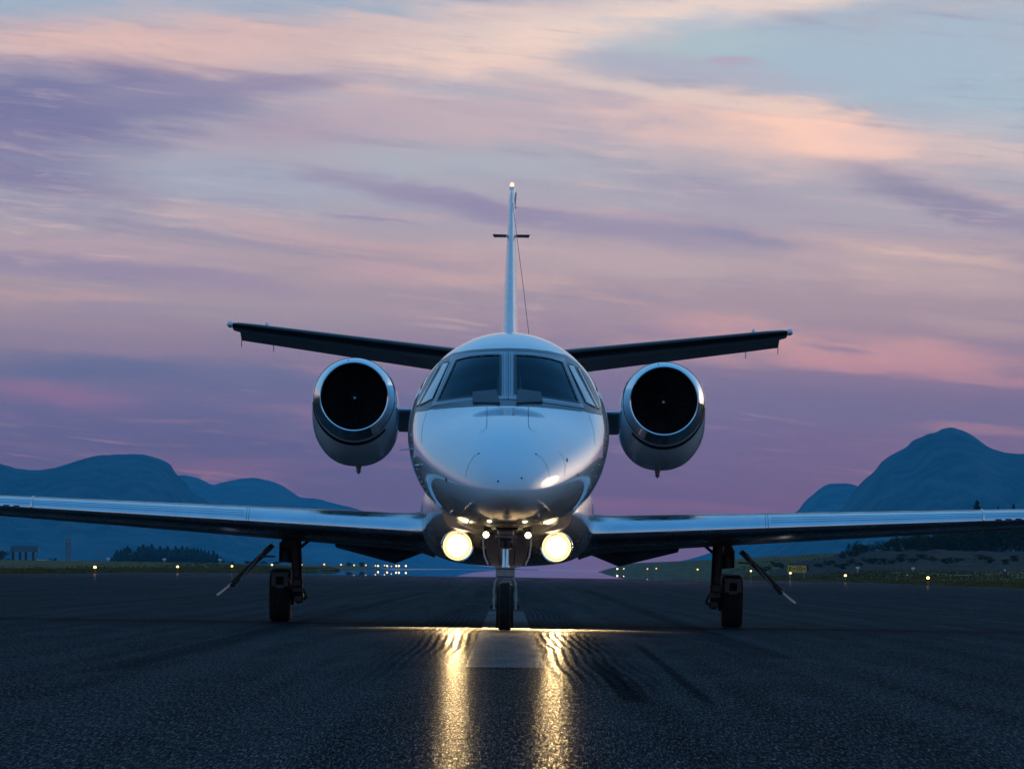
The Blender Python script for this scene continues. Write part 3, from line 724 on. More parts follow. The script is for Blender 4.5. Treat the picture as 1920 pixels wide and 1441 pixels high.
# cockpit inside
ck = MB(); ck.rings([[(p[0] * .94, y, 1.84 + (p[2] - 1.84) * .94) for p in fring(y, 48)] for y in (3.2, 3.25)]); ck.build('cockpit_bulkhead', M['interior'], jet)
gs = MB()
R = []
for i in range(21):
    t = -1 + i / 10; x = t * .72; zt = 2.16 - .10 * t * t - .02; yb = 1.55 - .25 * abs(t) ** 2
    R.append([(x, yb, zt - .3), (x, yb, zt), (x, yb + .45, zt + .05), (x, yb + .6, zt - .3)])
gs.rings(R); gs.build('glareshield', M['interior'], jet)
for s in (-1, 1):
    mb = MB(); mb.box((s * .38, 2.7, 2.0), (.40, .14, .5), bev=.05); mb.box((s * .38, 2.7, 2.28), (.22, .1, .2), bev=.04)
    mb.build('pilot_seat', M['interior'], jet)
    x = s * .105
    mb = MB(); mb.tube([(x, 1.78, 2.20), (x, 1.74, 2.22), (x, 1.76, 2.34), (x, 1.80, 2.36)], .008, 8); mb.build('grab_handle', M['frame'], jet)

M['belly'] = mat('belly_fairing_shade', (.22, .22, .235), .25, 0, .6, .5, .06, 2, rvar=.05)  # dim light on the white fairing put into the colour as grey
# belly fairing with the wing box
BF = [(3.0, .62, .90, 1.3), (3.3, .72, .80, 1.4), (3.8, .80, .70, 1.45), (4.4, .835, .63, 1.5), (5.2, .86, .585, 1.5), (7.8, .86, .585, 1.5), (9.0, .80, .70, 1.5), (10.2, .6, 1.0, 1.5)]
mb = MB(); R = []
for i in range(49):
    y = 3.0 + 7.2 * i / 48; hw, bot, top = interp(BF, y); r = []
    for k in range(64):
        t = 2 * PI * k / 64; c, s = math.cos(t), math.sin(t); e = 2 / 4.2
        x = hw * math.copysign(abs(c) ** e, c); zc = (top + bot) / 2
        z = zc + (top - bot) / 2 * math.copysign(abs(s) ** (2 / 3.2), s)
        if s < 0: z += .045 * abs(x)
        r.append((x, y, z))
    R.append(r)
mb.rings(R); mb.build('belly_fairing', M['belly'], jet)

# wings
def foil(n=26):
    up = []; lo = []
    for i in range(n + 1):
        x = .5 * (1 - math.cos(PI * i / n)); yt = 5 * (.2969 * math.sqrt(x) - .126 * x - .3516 * x * x + .2843 * x ** 3 - .1036 * x ** 4)
        cam_ = .02 / .16 * (.8 * x - x * x) if x < .4 else .02 / .36 * (.2 + .8 * x - x * x)
        up.append((x, yt, cam_)); lo.append((x, -yt, cam_))
    return up, lo
UP, LO = foil()
def wing_sec(X):
    ax = abs(X)
    fl = max(0, 1 - (ax - .72) / .32) ** 2 if ax < 1.04 else 0
    le_y = 4.72 + .118 * (ax - .8); ch = 2.55 - (ax - .8) * .232 + fl * .4
    z = .925 + .047 * (ax - .8)
    th = (.142 - .003 * (ax - .8)) * (1 + fl * .12); inc = math.radians(4.1 - .22 * (ax - .8))
    return le_y - fl * .3, ch, z, th, inc
def wing_pt(X, c, yt, cm, kf=1.0):
    le_y, ch, z, th, inc = wing_sec(X)
    zz = (yt * th + cm * 1.0) * ch * kf; xx = c * ch
    return (X, le_y + xx * math.cos(inc) + zz * math.sin(inc), z - xx * math.sin(inc) + zz * math.cos(inc))
CB = 6     # boot covers foil stations up to this index
def wing(s):
    Xs = [s * q for q in (.72, .78, .84, .9, .96, 1.04, 1.3, 1.8, 2.4, 3.2, 4.0, 4.72, 5.5, 6.5, 7.5, 8.3, 8.5, 8.58, 8.62)]
    def kf(X): return 1 if abs(X) < 8.4 else max(.15, math.sqrt(max(0, 1 - ((abs(X) - 8.4) / .23) ** 2)))
    # wing body: loop of upper and lower skins behind the leading edge
    up = MB(); R = [[wing_pt(X, *UP[i], kf(X)) for i in range(CB, 27)] + [wing_pt(X, *LO[i], kf(X)) for i in range(25, CB - 1, -1)] for X in Xs]
    up.rings(R); w_ = up.build('wing', M['wing'], jet)
    le = MB(); R = [[wing_pt(X, *UP[i], kf(X)) for i in range(CB, -1, -1)] + [wing_pt(X, *LO[i], kf(X)) for i in range(1, CB + 1)] for X in Xs]
    le.rings(R, False, False)
    # open strip, drop wrap face
    n = 2 * CB + 1; le.f = [f for f in le.f if not (len(f) == 4 and any(i % n == n - 1 for i in f) and any(i % n == 0 for i in f))]
    le.build('leading_edge', M['boot'], w_)
    # stall fence wrapped round the leading edge
    mb = MB(); X = s * 4.71; A = []; B = []
    idx = [UP[i] for i in range(9, -1, -1)] + [LO[i] for i in range(1, 9)]
    for c, t, cm in idx:
        p = Vector(wing_pt(X, c, t, cm)); ctr = Vector(wing_pt(X, .14, 0, 0)); d = (p - ctr); d.normalize()
        hgt = .012 + (.075 * math.exp(-((c - .03) / .035) ** 2) if t >= 0 else .012)
        A.append(p - d * .01); B.append(p + d * hgt)
    n = len(A); V = []
    for off in (-.006, .006):
        V += [p + Vector((off, 0, 0)) for p in A] + [p + Vector((off, 0, 0)) for p in B]
    f = []
    for i in range(n - 1):
        f += [(i, i + 1, n + i + 1, n + i), (2 * n + i, 3 * n + i, 3 * n + i + 1, 2 * n + i + 1), (n + i, n + i + 1, 3 * n + i + 1, 3 * n + i)]
    mb.add(V, f); mb.build('wing_fence', M['steel'], w_)
    # boot joint seam
    mb = MB(); X = s * 2.56
    for dx in (-.012, .012):
        mb.tube([Vector(wing_pt(X + dx, *UP[i])) + Vector((0, 0, .001)) for i in range(CB, -1, -1)] + [Vector(wing_pt(X + dx, *LO[i])) for i in range(1, 3)], .0025, 5)
    mb.build('boot_joint', M['band'], w_)
    # fine ribs of the leading edge strips
    for ii in (4, 3, 2):
        mb = MB(); pts = [Vector(wing_pt(s * q, *UP[ii])) + Vector((0, -.0005, .0005)) for q in (2.6, 3.4, 4.2, 4.7, 5.5, 6.5, 7.5, 8.2)]
        mb.tube(pts, .0011, 5); mb.build('boot_rib', M['band'], w_)
    # stall strips: short dark pieces
    for q in range(5):
        mb = MB(); X = s * (4.86 + .1 * q); c = Vector(wing_pt(X, 0, 0, 0)); mb.box(c + Vector((0, -.004, .004)), (.06, .012, .012)); mb.build('stall_strip', M['seal'], w_)
    # flap, slightly drooped, with its inner end
    fp = MB(); R = []
    for X in [s * q for q in (.86, 1.14, 1.3, 1.55, 1.74)]:
        ax = abs(X); te = Vector(wing_pt(X, .74, -.035, 0)); c_ = .52 - .05 * (ax - 1.12); dr = math.radians(5 if ax < 1 else 21 - 21 * (ax - 1.14)); th = .05
        r = []
        for (a, b) in ((0, 0), (.08, .5), (.3, .7), (1, .08), (1, -.08), (.3, -.7), (.08, -.5)):
            y_ = a * c_; z_ = b * th
            r.append((X, te.y + y_ * math.cos(dr) + z_ * math.sin(dr), te.z - .008 - y_ * math.sin(dr) + z_ * math.cos(dr)))
        R.append(r)
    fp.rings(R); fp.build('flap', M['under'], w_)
    # pale wedge under the wing
    h0 = Vector(wing_pt(s * 2.62, .28, -.06, 0)); mb = MB()
    V = [h0 + Vector(q) for q in ((s * .14, -.1, .03), (s * .12, 0, -.002), (-s * .16, .1, -.01), (-s * .1, -.1, .035))]
    mb.add(V + [v + Vector((0, 0, .012)) for v in V], [(0, 1, 2, 3), (7, 6, 5, 4), (0, 1, 5, 4), (1, 2, 6, 5), (2, 3, 7, 6), (3, 0, 4, 7)])
    mb.build('underwing_wedge', M['door'], w_, smooth=False)
    return w_
# wing colour: white on top, underside shade put in below
def shade_below():
    m = mat('wing_shade_below', (.7, .72, .74), .26, 0, .3, .5); g = G(m.node_tree); p = g.n['Principled BSDF']
    ge = g.new('ShaderNodeNewGeometry'); z = g.sep(ge.outputs['True Normal'])[2]
    tc = g.new('ShaderNodeTexCoord')
    nz = g.noise(tc.outputs['Object'], 3, 4, .6)
    c = g.mix(g.rng(z, -.02, .02), (.03, .03, .033, 1), (.7, .72, .74, 1))
    c = g.mix(g.rng(nz, .4, .8, 0, .15), c, (.02, .02, .02, 1))
    g.put(p.inputs['Base Color'], c); return m
M['wing'] = M['under']  # whole wing takes the dark underside shade colour
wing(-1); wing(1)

# tail fin
def fin():
    R = []; RB = []
    zs = (2.55, 2.75, 3.2, 3.7, 4.2, 4.6, 4.68, 4.715, 4.73)
    def P(z, c, yt, k):
        t = (z - 2.7) / 2.0; le = 9.7 + 2.35 * t; ch = 2.9 - 1.5 * t; th = (.175 - .125 * t)
        return (yt * th * k * .60, le + c * ch, z)
    def kk(z): return 1 if z < 4.62 else max(.12, math.sqrt(max(0, 1 - ((z - 4.62) / .112) ** 2)))
    mb = MB(); mb.rings([[P(z, UP[i][0], UP[i][1], kk(z) * 2) for i in range(6, 27)] + [P(z, UP[i][0], -UP[i][1], kk(z) * 2) for i in range(25, 5, -1)] for z in zs])
    f_ = mb.build('tail_fin', M['white'], jet)
    mb = MB(); n = 13
    mb.rings([[P(z, UP[i][0], UP[i][1], kk(z) * 2) for i in range(6, -1, -1)] + [P(z, UP[i][0], -UP[i][1], kk(z) * 2) for i in range(1, 7)] for z in zs], False, False)
    mb.f = [f for f in mb.f if not (any(i % n == n - 1 for i in f) and any(i % n == 0 for i in f))]
    mb.build('leading_edge', M['white2'], f_)
    # beacon and its cap
    mb = MB(); mb.lathe([(0, .028), (.03, .028), (.04, .02)], (0, 12.2, 4.72), 'Z', 16); mb.build('beacon_base', M['steel'], f_)
    mb = MB(); mb.lathe([(0, .022), (.02, .022), (.035, .016), (.042, .004)], (0, 12.2, 4.762), 'Z', 16); mb.build('beacon_lens', M['beacon'], f_)
    # whip at the top right and bar antennas either side
    mb = MB(); mb.tube([(.035, 12.3, 4.55), (.045, 12.3, 4.70)], .010, 8); mb.box((.042, 12.3, 4.535), (.02, .04, .02)); mb.build('tail_whip_antenna', M['lightblue'], f_)
    for s in (-1, 1):
        mb = MB(); mb.rings([[(s * .05, 11.75, 4.185), (s * .05, 11.90, 4.185), (s * .05, 11.90, 4.21), (s * .05, 11.75, 4.21)], [(s * .19, 11.82, 4.185), (s * .19, 11.93, 4.185), (s * .205, 11.93, 4.215), (s * .205, 11.82, 4.215)]])
        mb.build('bar_antenna', M['antenna'], f_, smooth=False)
        mb = MB(); mb.box((s * .17, 5.4, 2.845), (.12, .4, .06), bev=.012); mb.build('roof_fairing', M['white2'], jet)
    # wire aerial
    a = Vector((.01, 11.75, 4.55)); b = W(993, 627, 5.6)
    mb = MB(); mb.tube([a, a.lerp(b, .33) + Vector((0, 0, -.012)), a.lerp(b, .66) + Vector((0, 0, -.012)), b + Vector((0, 0, -.05))], .0035, 5); mb.build('wire_aerial', M['antenna'], jet)
fin()

# horizontal tail
def stab(s):
    def P(ax, c, yt, k=1.0):
        le = 11.0 + .36 * ax; ch = 1.45 - .16 * ax; z = 2.83 + .123 * ax; th = .10
        zz = yt * th * ch * k
        if c > .62:      # elevator drooped
            cc = (c - .62) * ch; dr = math.radians(17)
            return (s * ax, le + .62 * ch + cc * math.cos(dr) + zz * math.sin(dr), z - .62 * ch * .05 - cc * math.sin(dr) + zz)
        return (s * ax, le + c * ch, z - c * ch * .05 + zz)
    xs = (.12, .5, 1.0, 1.6, 2.2, 2.8, 2.98, 3.05)
    def kk(a): return 1 if a < 2.95 else max(.3, 1 - (a - 2.95) * 4)
    half = [i for i in range(27) if UP[i][0] <= .62]; rear = [i for i in range(27) if UP[i][0] > .62]
    mb = MB(); h2 = [i for i in half if i >= 6]
    mb.rings([[P(a, UP[i][0], UP[i][1], kk(a)) for i in h2] + [P(a, UP[i][0], -UP[i][1], kk(a)) for i in h2[::-1]] for a in xs])
    st = mb.build('tailplane', M['under2'], jet)
    mb = MB(); n = 13
    mb.rings([[P(a, UP[i][0], UP[i][1], kk(a)) for i in range(6, -1, -1)] + [P(a, UP[i][0], -UP[i][1], kk(a)) for i in range(1, 7)] for a in xs], False, False)
    mb.f = [f for f in mb.f if not (any(i % n == n - 1 for i in f) and any(i % n == 0 for i in f))]
    mb.build('de_icing_boot', M['rubber'], st)
    mb = MB(); mb.rings([[P(a, UP[i][0], UP[i][1], kk(a)) for i in [half[-1]] + rear] + [P(a, UP[i][0], -UP[i][1], kk(a)) for i in rear[::-1] + [half[-1]]] for a in xs[:-1]])
    mb.build('elevator', M['under2'], st)
    e = Vector(P(3.07, .0, 0)); mb = MB()
    mb.lathe([(-.04, .006), (-.02, .024), (.02, .036), (.12, .036), (.3, .022), (.45, .008)], (e.x, e.y, e.z - .005), 'Y', 14); mb.build('tip_cap', M['lightblue'], st)
    p = Vector(P(2.68, .45, .5)); mb = MB(); mb.lathe([(-.02, .026), (.02, .024), (.045, .010), (.055, .003)], (p.x, p.y, p.z), 'Z', 12); mb.build('top_sensor', M['lightblue'], st)
    for a in (2.98, 2.62):
        p = Vector(P(a, .99, 0)); mb = MB(); mb.tube([p, p + Vector((0, .05, -.07))], .004, 6); mb.build('static_wick', M['antenna'], st)
M['under2'] = mat('grey_blue_underside', (.20, .22, .24), .4, 0, .1, .5, .1, 4)
stab(-1); stab(1)

# engines
NAC = [(7.03, .375, .375, .375), (7.12, .405, .395, .42), (7.3, .432, .405, .50), (7.6, .445, .41, .60), (8.0, .447, .41, .665), (8.6, .447, .41, .685), (9.3, .43, .40, .62), (10.0, .36, .34, .42), (10.6, .27, .26, .28)]
EZ = 2.295
def engine(s):
    cx = s * 1.578
    n_ = empty('engine', (0, 0, 0)); n_.parent = jet
    def npt(y, t, o=0.0):
        hw, up, dn = interp(NAC, y); dr = .17 * ss(7.1, 7.9, y); c, sn_ = math.cos(t), math.sin(t)
        e = 2 / (2 + .25 * ss(7.1, 7.8, y)); vv = (up + dr if sn_ > 0 else dn - dr) + o
        return (cx + (hw + o) * math.copysign(abs(c) ** e, c), y, EZ - dr + vv * math.copysign(abs(sn_) ** e, sn_))
    def ring(y, k=72):
        hw, up, dn = interp(NAC, y); r = []
        for i in range(k):
            t = 2 * PI * i / k; c, sn_ = math.cos(t), math.sin(t); r.append(npt(y, t))
        return r
    mb = MB(); yy = [7.16 + .12 * i for i in range(29)]
    mb.rings([ring(y) for y in yy], False, True); mb.build('nacelle', M['white'], n_)
    # polished intake lip rolled into the duct
    mb = MB(); R = []
    R.append(ring(7.16)); R.append(ring(7.10)); R.append(ring(7.05))
    for a, rr in ((7.005, .367), (6.985, .358), (6.98, .348), (6.985, .339), (7.005, .333), (7.05, .328), (7.10, .325)):
        R.append([(cx + rr * math.cos(2 * PI * i / 72), a, EZ + rr * math.sin(2 * PI * i / 72)) for i in range(72)])
    mb.rings(R, False, False); mb.build('intake_lip', M['chrome'], n_)
    mb = MB(); R = [[(cx + rr * math.cos(2 * PI * i / 72), a, EZ + rr * math.sin(2 * PI * i / 72)) for i in range(72)] for a, rr in ((7.10, .325), (7.3, .322), (7.62, .33), (7.64, .33))]
    mb.rings(R, False, True); mb.build('intake_duct', M['dark'], n_)
    # seam ring between lip and cowl
    mb = MB(); 
    pts = [Vector(p) for p in ring(7.165)]; pts.append(pts[0]); mb.tube(pts, .0045, 5, cap=False); mb.build('cowl_seam', M['seal'], n_)
    # dark arc low on the cowl
    mb = MB(); V = []; f = []
    a0, a1 = (185, 318) if s < 0 else (222, 355)
    for i in range(41):
        t = math.radians(a0 + (a1 - a0) * i / 40); w = .035
        for y in (7.24 - w, 7.24 + w):
            V.append(npt(y, t, .002))
        if i: b = len(V); f.append((b - 4, b - 3, b - 1, b - 2))
    mb.add(V, f); mb.build('cowl_dark_arc', M['rubber'], n_)
    fb = MB()
    for k in range(22):
        a = 2 * PI * k / 22; r = []
        for rr, tw in ((.09, .5), (.2, .8), (.315, 1.1)):
            ca, sa = math.cos(a), math.sin(a); tx, tz = -sa, ca; w = .038 + rr * .06
            dx, dy = math.cos(tw) * w, math.sin(tw) * w
            r.append([(cx + rr * ca - tx * dy, 7.5 - dx, EZ + rr * sa - tz * dy), (cx + rr * ca + tx * dy, 7.5 + dx, EZ + rr * sa + tz * dy),
                      (cx + rr * ca + tx * dy, 7.506 + dx, EZ + rr * sa + tz * dy), (cx + rr * ca - tx * dy, 7.506 - dx, EZ + rr * sa - tz * dy)])
        fb.rings(r)
    fb.build('fan', M['fan'], n_)
    mb = MB(); mb.lathe([(-.16, .012), (-.13, .03), (-.06, .065), (0, .09), (.05, .095)], (cx, 7.46, EZ - .005), 'Y', 24); mb.build('spinner', M['fan'], n_)
    mb = MB(); mb.lathe([(-.172, .004), (-.16, .014)], (cx, 7.46, EZ - .005), 'Y', 12); mb.build('spinner_tip', M['white2'], n_)
    # drain mast
    zb = EZ - .685; mb = MB(); mb.lathe([(0.03, .035), (-.03, .026), (-.05, .018), (-.06, .03), (-.07, .012), (-.085, .008)], (cx - s * .03, 8.2, zb), 'Z', 10); mb.box((cx - s * .03, 8.2, zb - .058), (.055, .03, .012))
    mb.build('drain_mast', M['grey'], n_)
    # small clips on the lip
    for ang in (100, 268):
        t = math.radians(ang); mb = MB(); mb.box((cx + .372 * math.cos(t), 7.04, EZ + .372 * math.sin(t)), (.008, .03, .022)); mb.build('lip_clip', M['seal'], n_)
    # access panel seams on the inner flank
    # pylon
    mb = MB(); R = []
    for xx, zc, th in ((.80, 2.19, .045), (1.0, 2.195, .045), (1.22, 2.20, .045)):
        R.append([(s * xx, 8.1 + c * 2.0, zc - .19 * c + t * 2 * th) for c, t, _ in UP] + [(s * xx, 8.1 + c * 2.0, zc - .19 * c - t * 2 * th) for c, t, _ in UP[::-1][1:-1]])
    mb.rings(R); mb.build('pylon', M['pyl'], jet)
    mb = MB(); mb.rings([[(s * xx, 8.1 + c * 2.0 - .005, 2.197 - .19 * c + t * .094) for c, t, _ in UP[:6]] + [(s * xx, 8.1 + c * 2.0 + .02, 2.18 - .19 * c + t * .05) for c, t, _ in UP[:6][::-1]] for xx in (.88, 1.19)])
    mb.build('pylon_leading_edge', M['white2'], jet)
M['pyl'] = mat('pylon_paint', (.16, .18, .20), .35, 0, .2, .5, .1, 4)
engine(-1); engine(1)

# ---- nose gear
def tyre(cx, cy, r, w, rib=4):
    prof = []; n = 18
    for i in range(n + 1):
        t = -1 + 2 * i / n
        rr = r * (1 - .16 * abs(t) ** 3.2) if abs(t) < .99 else r * .80
        prof.append((t * w / 2, rr))
    prof = [(-w * .42, r * .52), (-w * .5, r * .66)] + prof[1:-1] + [(w * .5, r * .66), (w * .42, r * .52)]
    out = []
    for i, (a, rr) in enumerate(prof): out.append((a, rr))
    mb = MB(); mb.lathe(out, (cx, cy, r), 'X', 64); return mb
ng = empty('nose_gear', (0, 0, 0)); ng.parent = jet
NX = -.012; NR = .224
t_ = MB()
prof = [(-.055, .12), (-.074, .16), (-.078, .185), (-.078, .197), (-.066, .199), (-.064, .194), (-.052, .208)]
for i, a in enumerate((-.036, -.022, -.008, .008, .022, .036)):
    prof += [(a - .005, .221), (a - .003, .2165), (a + .003, .2165), (a + .005, .2225)]
prof += [(.052, .208), (.064, .194), (.066, .199), (.078, .197), (.078, .185), (.074, .16), (.055, .12)]
t_.lathe(prof, (NX, 0, NR), 'X', 72); t_.build('tyre', M['tyre'], ng, angle=50)
mb = MB(); mb.lathe([(-.058, .03), (-.062, .11), (-.05, .125), (.05, .125), (.062, .11), (.058, .03)], (NX, 0, NR), 'X', 36); mb.build('wheel_rim', M['grey'], ng)
mb = MB()
for s in (-1, 1):
    mb.rings([[(NX + s * (x - .012), y - d, z) for (d, z) in ((0, z0), )] and
              [(NX + s * (x - .012), y - .03, z), (NX + s * (x + .008), y - .03, z), (NX + s * (x + .008), y + .03, z), (NX + s * (x - .012), y + .03, z)]
              for x, y, z, z0 in ((.010, .05, .500, 0), (.06, .05, .493, 0), (.085, .05, .470, 0), (.098, .045, .435, 0), (.103, .03, .36, 0), (.103, .012, .28, 0), (.101, 0, .20, 0))])
mb.build('fork', M['grey'], ng)
mb = MB(); mb.tube([(NX - .122, 0, NR), (NX + .122, 0, NR)], .018, 12); mb.tube([(NX - .13, 0, NR), (NX - .118, 0, NR)], .028, 6); mb.tube([(NX + .118, 0, NR), (NX + .13, 0, NR)], .028, 6); mb.build('axle', M['black'], ng)
mb = MB(); mb.box((NX, .06, .53), (.175, .13, .085), bev=.012); mb.box((NX, .0, .575), (.19, .05, .012))
for s in (-1, 1): mb.tube([(NX + s * .07, -.005, .572), (NX + s * .07, -.005, .592)], .012, 6)
mb.build('torque_collar', M['grey'], ng)
mb = MB(); mb.tube([(NX, .08, .56), (NX, .12, .78)], .036, 20); mb.build('oleo_piston', M['steel'], ng)
mb = MB(); mb.tube([(NX, .12, .755), (NX, .17, 1.08)], .055, 20); mb.tube([(NX, .12, .75), (NX, .122, .775)], .064, 20); mb.build('strut_cylinder', M['black'], ng)
mb = MB()
for s in (-1, 1):
    mb.tube([(NX + s * .05, .1, .80), (NX + s * .085, .16, .95), (NX + s * .09, .25, 1.05)], .014, 8)
mb.box((NX, .02, .9), (.15, .06, .05), bev=.01); mb.tube([(NX - .1, .06, .86), (NX + .1, .06, .86)], .018, 10); mb.build('steering_link', M['grey'], ng)
mb = MB(); mb.tube([(NX + .075, .03, .60), (NX + .085, 0, .70), (NX + .07, .03, .82)], .006, 6); mb.tube([(NX - .045, .0, .59), (NX - .065, -.02, .68), (NX - .05, .06, .84)], .005, 6); mb.build('hydraulic_hose', M['black'], ng)
mb = MB(); mb.tube([(NX, .2, .80), (NX, 1.05, 1.02)], .02, 10); mb.build('drag_brace', M['black'], ng)
for s in (-1, 1):   # taxi lights on the doors' frames
    c = Vector(((-.192 if s < 0 else .190), .05, .565 + 63.5 / 206))
    tl = MB(); tl.lathe([(-.02, .028), (0, .032), (.05, .026), (.06, .01)], c, 'Y', 16); tb = tl.build('taxi_light', M['grey'], ng)
    tl = MB(); tl.lathe([(-.034, .006), (-.03, .018), (-.021, .026)], c, 'Y', 16); tl.build('lens', M['taxi'], tb)
for s in (-1, 1):   # side doors
    mb = MB(); R = []
    for x, z in ((.205, 1.00), (.215, .90), (.212, .78), (.20, .68), (.165, .60)):
        R.append([(s * x, .1, z), (s * (x + .012), .1, z), (s * (x + .012), .95, z + .03), (s * x, .95, z + .03)])
    mb.rings(R); mb.build('gear_door', M['door'], ng)
# rear door panel across the bay
mb = MB(); R = []
for k in range(13):
    t = k / 12; z = 1.0 - .42 * t; hw = .19 * (1 - max(0, t - .6) ** 2 * 2.2)
    R.append([(-hw, 1.02 - .12 * t, z), (hw, 1.02 - .12 * t, z), (hw, 1.035 - .12 * t, z), (-hw, 1.035 - .12 * t, z)])
mb.rings(R); mb.build('gear_door', M['door'], ng)
# black slab standing for the shade of the open bay; skin stays closed
mb = MB(); mb.rings([[(-w_, y, interp(FUS, y)[1] - .006 + .045), (w_, y, interp(FUS, y)[1] - .006 + .045), (w_ * .8, y, interp(FUS, y)[1] - .012), (-w_ * .8, y, interp(FUS, y)[1] - .012)] for y, w_ in ((-.12, .12), (0, .17), (.4, .18), (.8, .18), (1.1, .18))]); mb.build('wheel_bay_shade', M['dark'], ng, smooth=False)

# ---- main gear
def main_gear(s):
    g_ = empty('main_gear', (0, 0, 0)); g_.parent = jet
    X = s * 2.285; Y = 6.68; R_ = .272
    mb = MB(); prof = [(-.07, .15), (-.098, .20), (-.108, .235), (-.098, .258), (-.07, .268)]
    for a in (-.045, -.015, .015, .045): prof += [(a - .008, .271), (a - .004, .265), (a + .004, .265), (a + .008, .272)]
    prof += [(.07, .268), (.098, .258), (.108, .235), (.098, .20), (.07, .15)]
    mb.lathe(prof, (X, Y, R_), 'X', 64); mb.build('tyre', M['tyre'], g_, angle=50)
    mb = MB(); mb.lathe([(-.075, .03), (-.07, .14), (-.06, .155), (.06, .155), (.07, .14), (.075, .03)], (X, Y, R_), 'X', 32); mb.build('wheel_rim', M['black'], g_)
    mb = MB(); mb.tube([(X - s * .02, Y - .05, R_), (X - s * .24, Y - .05, R_)], .035, 12); mb.lathe([(-.04, .10), (.04, .10)], (X - s * .10, Y, R_), 'X', 24)
    mb.build('brake_pack', M['black'], g_)
    xi = X - s * .175
    mb = MB(); mb.tube([(xi + s * .02, Y - .55, .95), (xi, Y - .55, .62), (xi - s * .012, Y - .53, .42)], [.06, .055, .05], 14); mb.box((xi - s * .01, Y - .54, .40), (.11, .14, .10), bev=.02); mb.build('strut', M['black'], g_)
    mb = MB(); mb.rings([[(xi - s * .015 + a, y, z + b) for a, b in ((-.05, -.05), (.05, -.05), (.05, .05), (-.05, .05))] for y, z in ((Y - .58, .36), (Y - .3, .30), (Y, .27), (Y + .08, .27))]); mb.build('trailing_arm', M['black'], g_)
    mb = MB(); mb.tube([(xi + s * .01, Y + .02, .33), (xi + s * .03, Y - .05, .62)], .032, 12); mb.tube([(xi + s * .03, Y - .05, .6), (xi + s * .04, Y - .12, .95)], .046, 12); mb.build('shock_absorber', M['black'], g_)
    mb = MB(); mb.tube([(xi + s * .03, Y - .5, .70), (xi - s * .16, Y - .3, .86), (xi - s * .3, Y - .2, .92)], .016, 8); mb.build('side_brace', M['black'], g_)
    mb = MB()
    for k in range(3): mb.tube([(xi - s * .07, Y - .6, .35 - .02 * k), (xi - s * (.1 + .01 * k), Y - .62, .29 - .02 * k), (xi - s * .07, Y - .55, .22), (xi - s * .02, Y - .4, .25 - .03 * k)], .006, 6)
    mb.tube([(xi + s * .06, Y - .55, .55), (xi + s * .085, Y - .52, .45), (xi + s * .05, Y - .4, .36)], .007, 6); mb.build('brake_hose', M['black'], g_)
    mb = MB(); mb.tube([(xi + s * .10, Y - .35, .80), (xi + s * .115, Y - .35, .60)], [.085, .07], 14); mb.box((xi + s * .09, Y - .4, .78), (.14, .12, .12), bev=.02)
    mb.build('actuator', M['black'], g_)
    mb = MB(); mb.box((xi - s * .03, Y - .62, .235), (.09, .1, .08), bev=.015); mb.build('brake_valve', M['black'], g_)
    # front fender plate above the tyre with square hole
    mb = MB()
    for (x0, x1, z0, z1) in ((-.085, -.04, .36, .50), (.04, .085, .36, .50), (-.04, .04, .455, .50), (-.04, .04, .34, .375)):
        mb.box((X + (x0 + x1) / 2, Y - .30, (z0 + z1) / 2), (x1 - x0, .02, z1 - z0))
    mb.build('wheel_fairing_plate', M['grey2'], g_, smooth=False)
    # outboard door, hinged under the wing and splayed out
    top = Vector((s * 2.36, Y - .55, .775)); low = Vector((s * 2.77, Y - .55, .37)); tip = Vector((s * 2.905, Y - .55, .262))
    mb = MB(); R = []
    for t in [i / 8 for i in range(9)]:
        p = top.lerp(low, t); nrm = Vector((.7, 0, s * .7)) * .016 * (1 if s > 0 else 1)
        n_ = Vector((math.copysign(.7, s), 0, .7)).normalized() * .018
        R.append([p - n_, p + n_, p + n_ + Vector((0, .62, 0)), p - n_ + Vector((0, .62, 0))])
    mb.rings(R); dr = mb.build('gear_door', M['black'], g_)
    mb = MB(); n_ = Vector((math.copysign(.62, s), 0, .78)) * .011
    mb.rings([[p - n_, p + n_, p + n_ + Vector((0, .5, 0)), p - n_ + Vector((0, .5, 0))] for p in (low + Vector((-s * .012, -.01, .012)), low.lerp(tip, .5) + Vector((0, 0, -.004)), tip)]); mb.build('door_edge', M['door2'], dr)
    mb = MB(); mb.tube([top + (low - top) * .04 + Vector((s * .03, 0, -.005)), top.lerp(low, .88) + Vector((-s * .05, -.02, .0))], .012, 6)
    mb.tube([(s * 2.46, Y - .56, .655), (s * 2.33, Y - .50, .66)], .009, 8); mb.build('door_rod', M['grey'], dr)
    mb = MB(); mb.box(low + Vector((-s * .02, -.01, -.005)), (.05, .04, .035), bev=.008); mb.build('door_bracket', M['black'], dr)
M['grey2'] = mat('fender_grey', (.06, .065, .07), .5, .2)
M['door2'] = mat('bright_door_edge', (.72, .72, .76), .3, .3, .3)
main_gear(-1); main_gear(1)

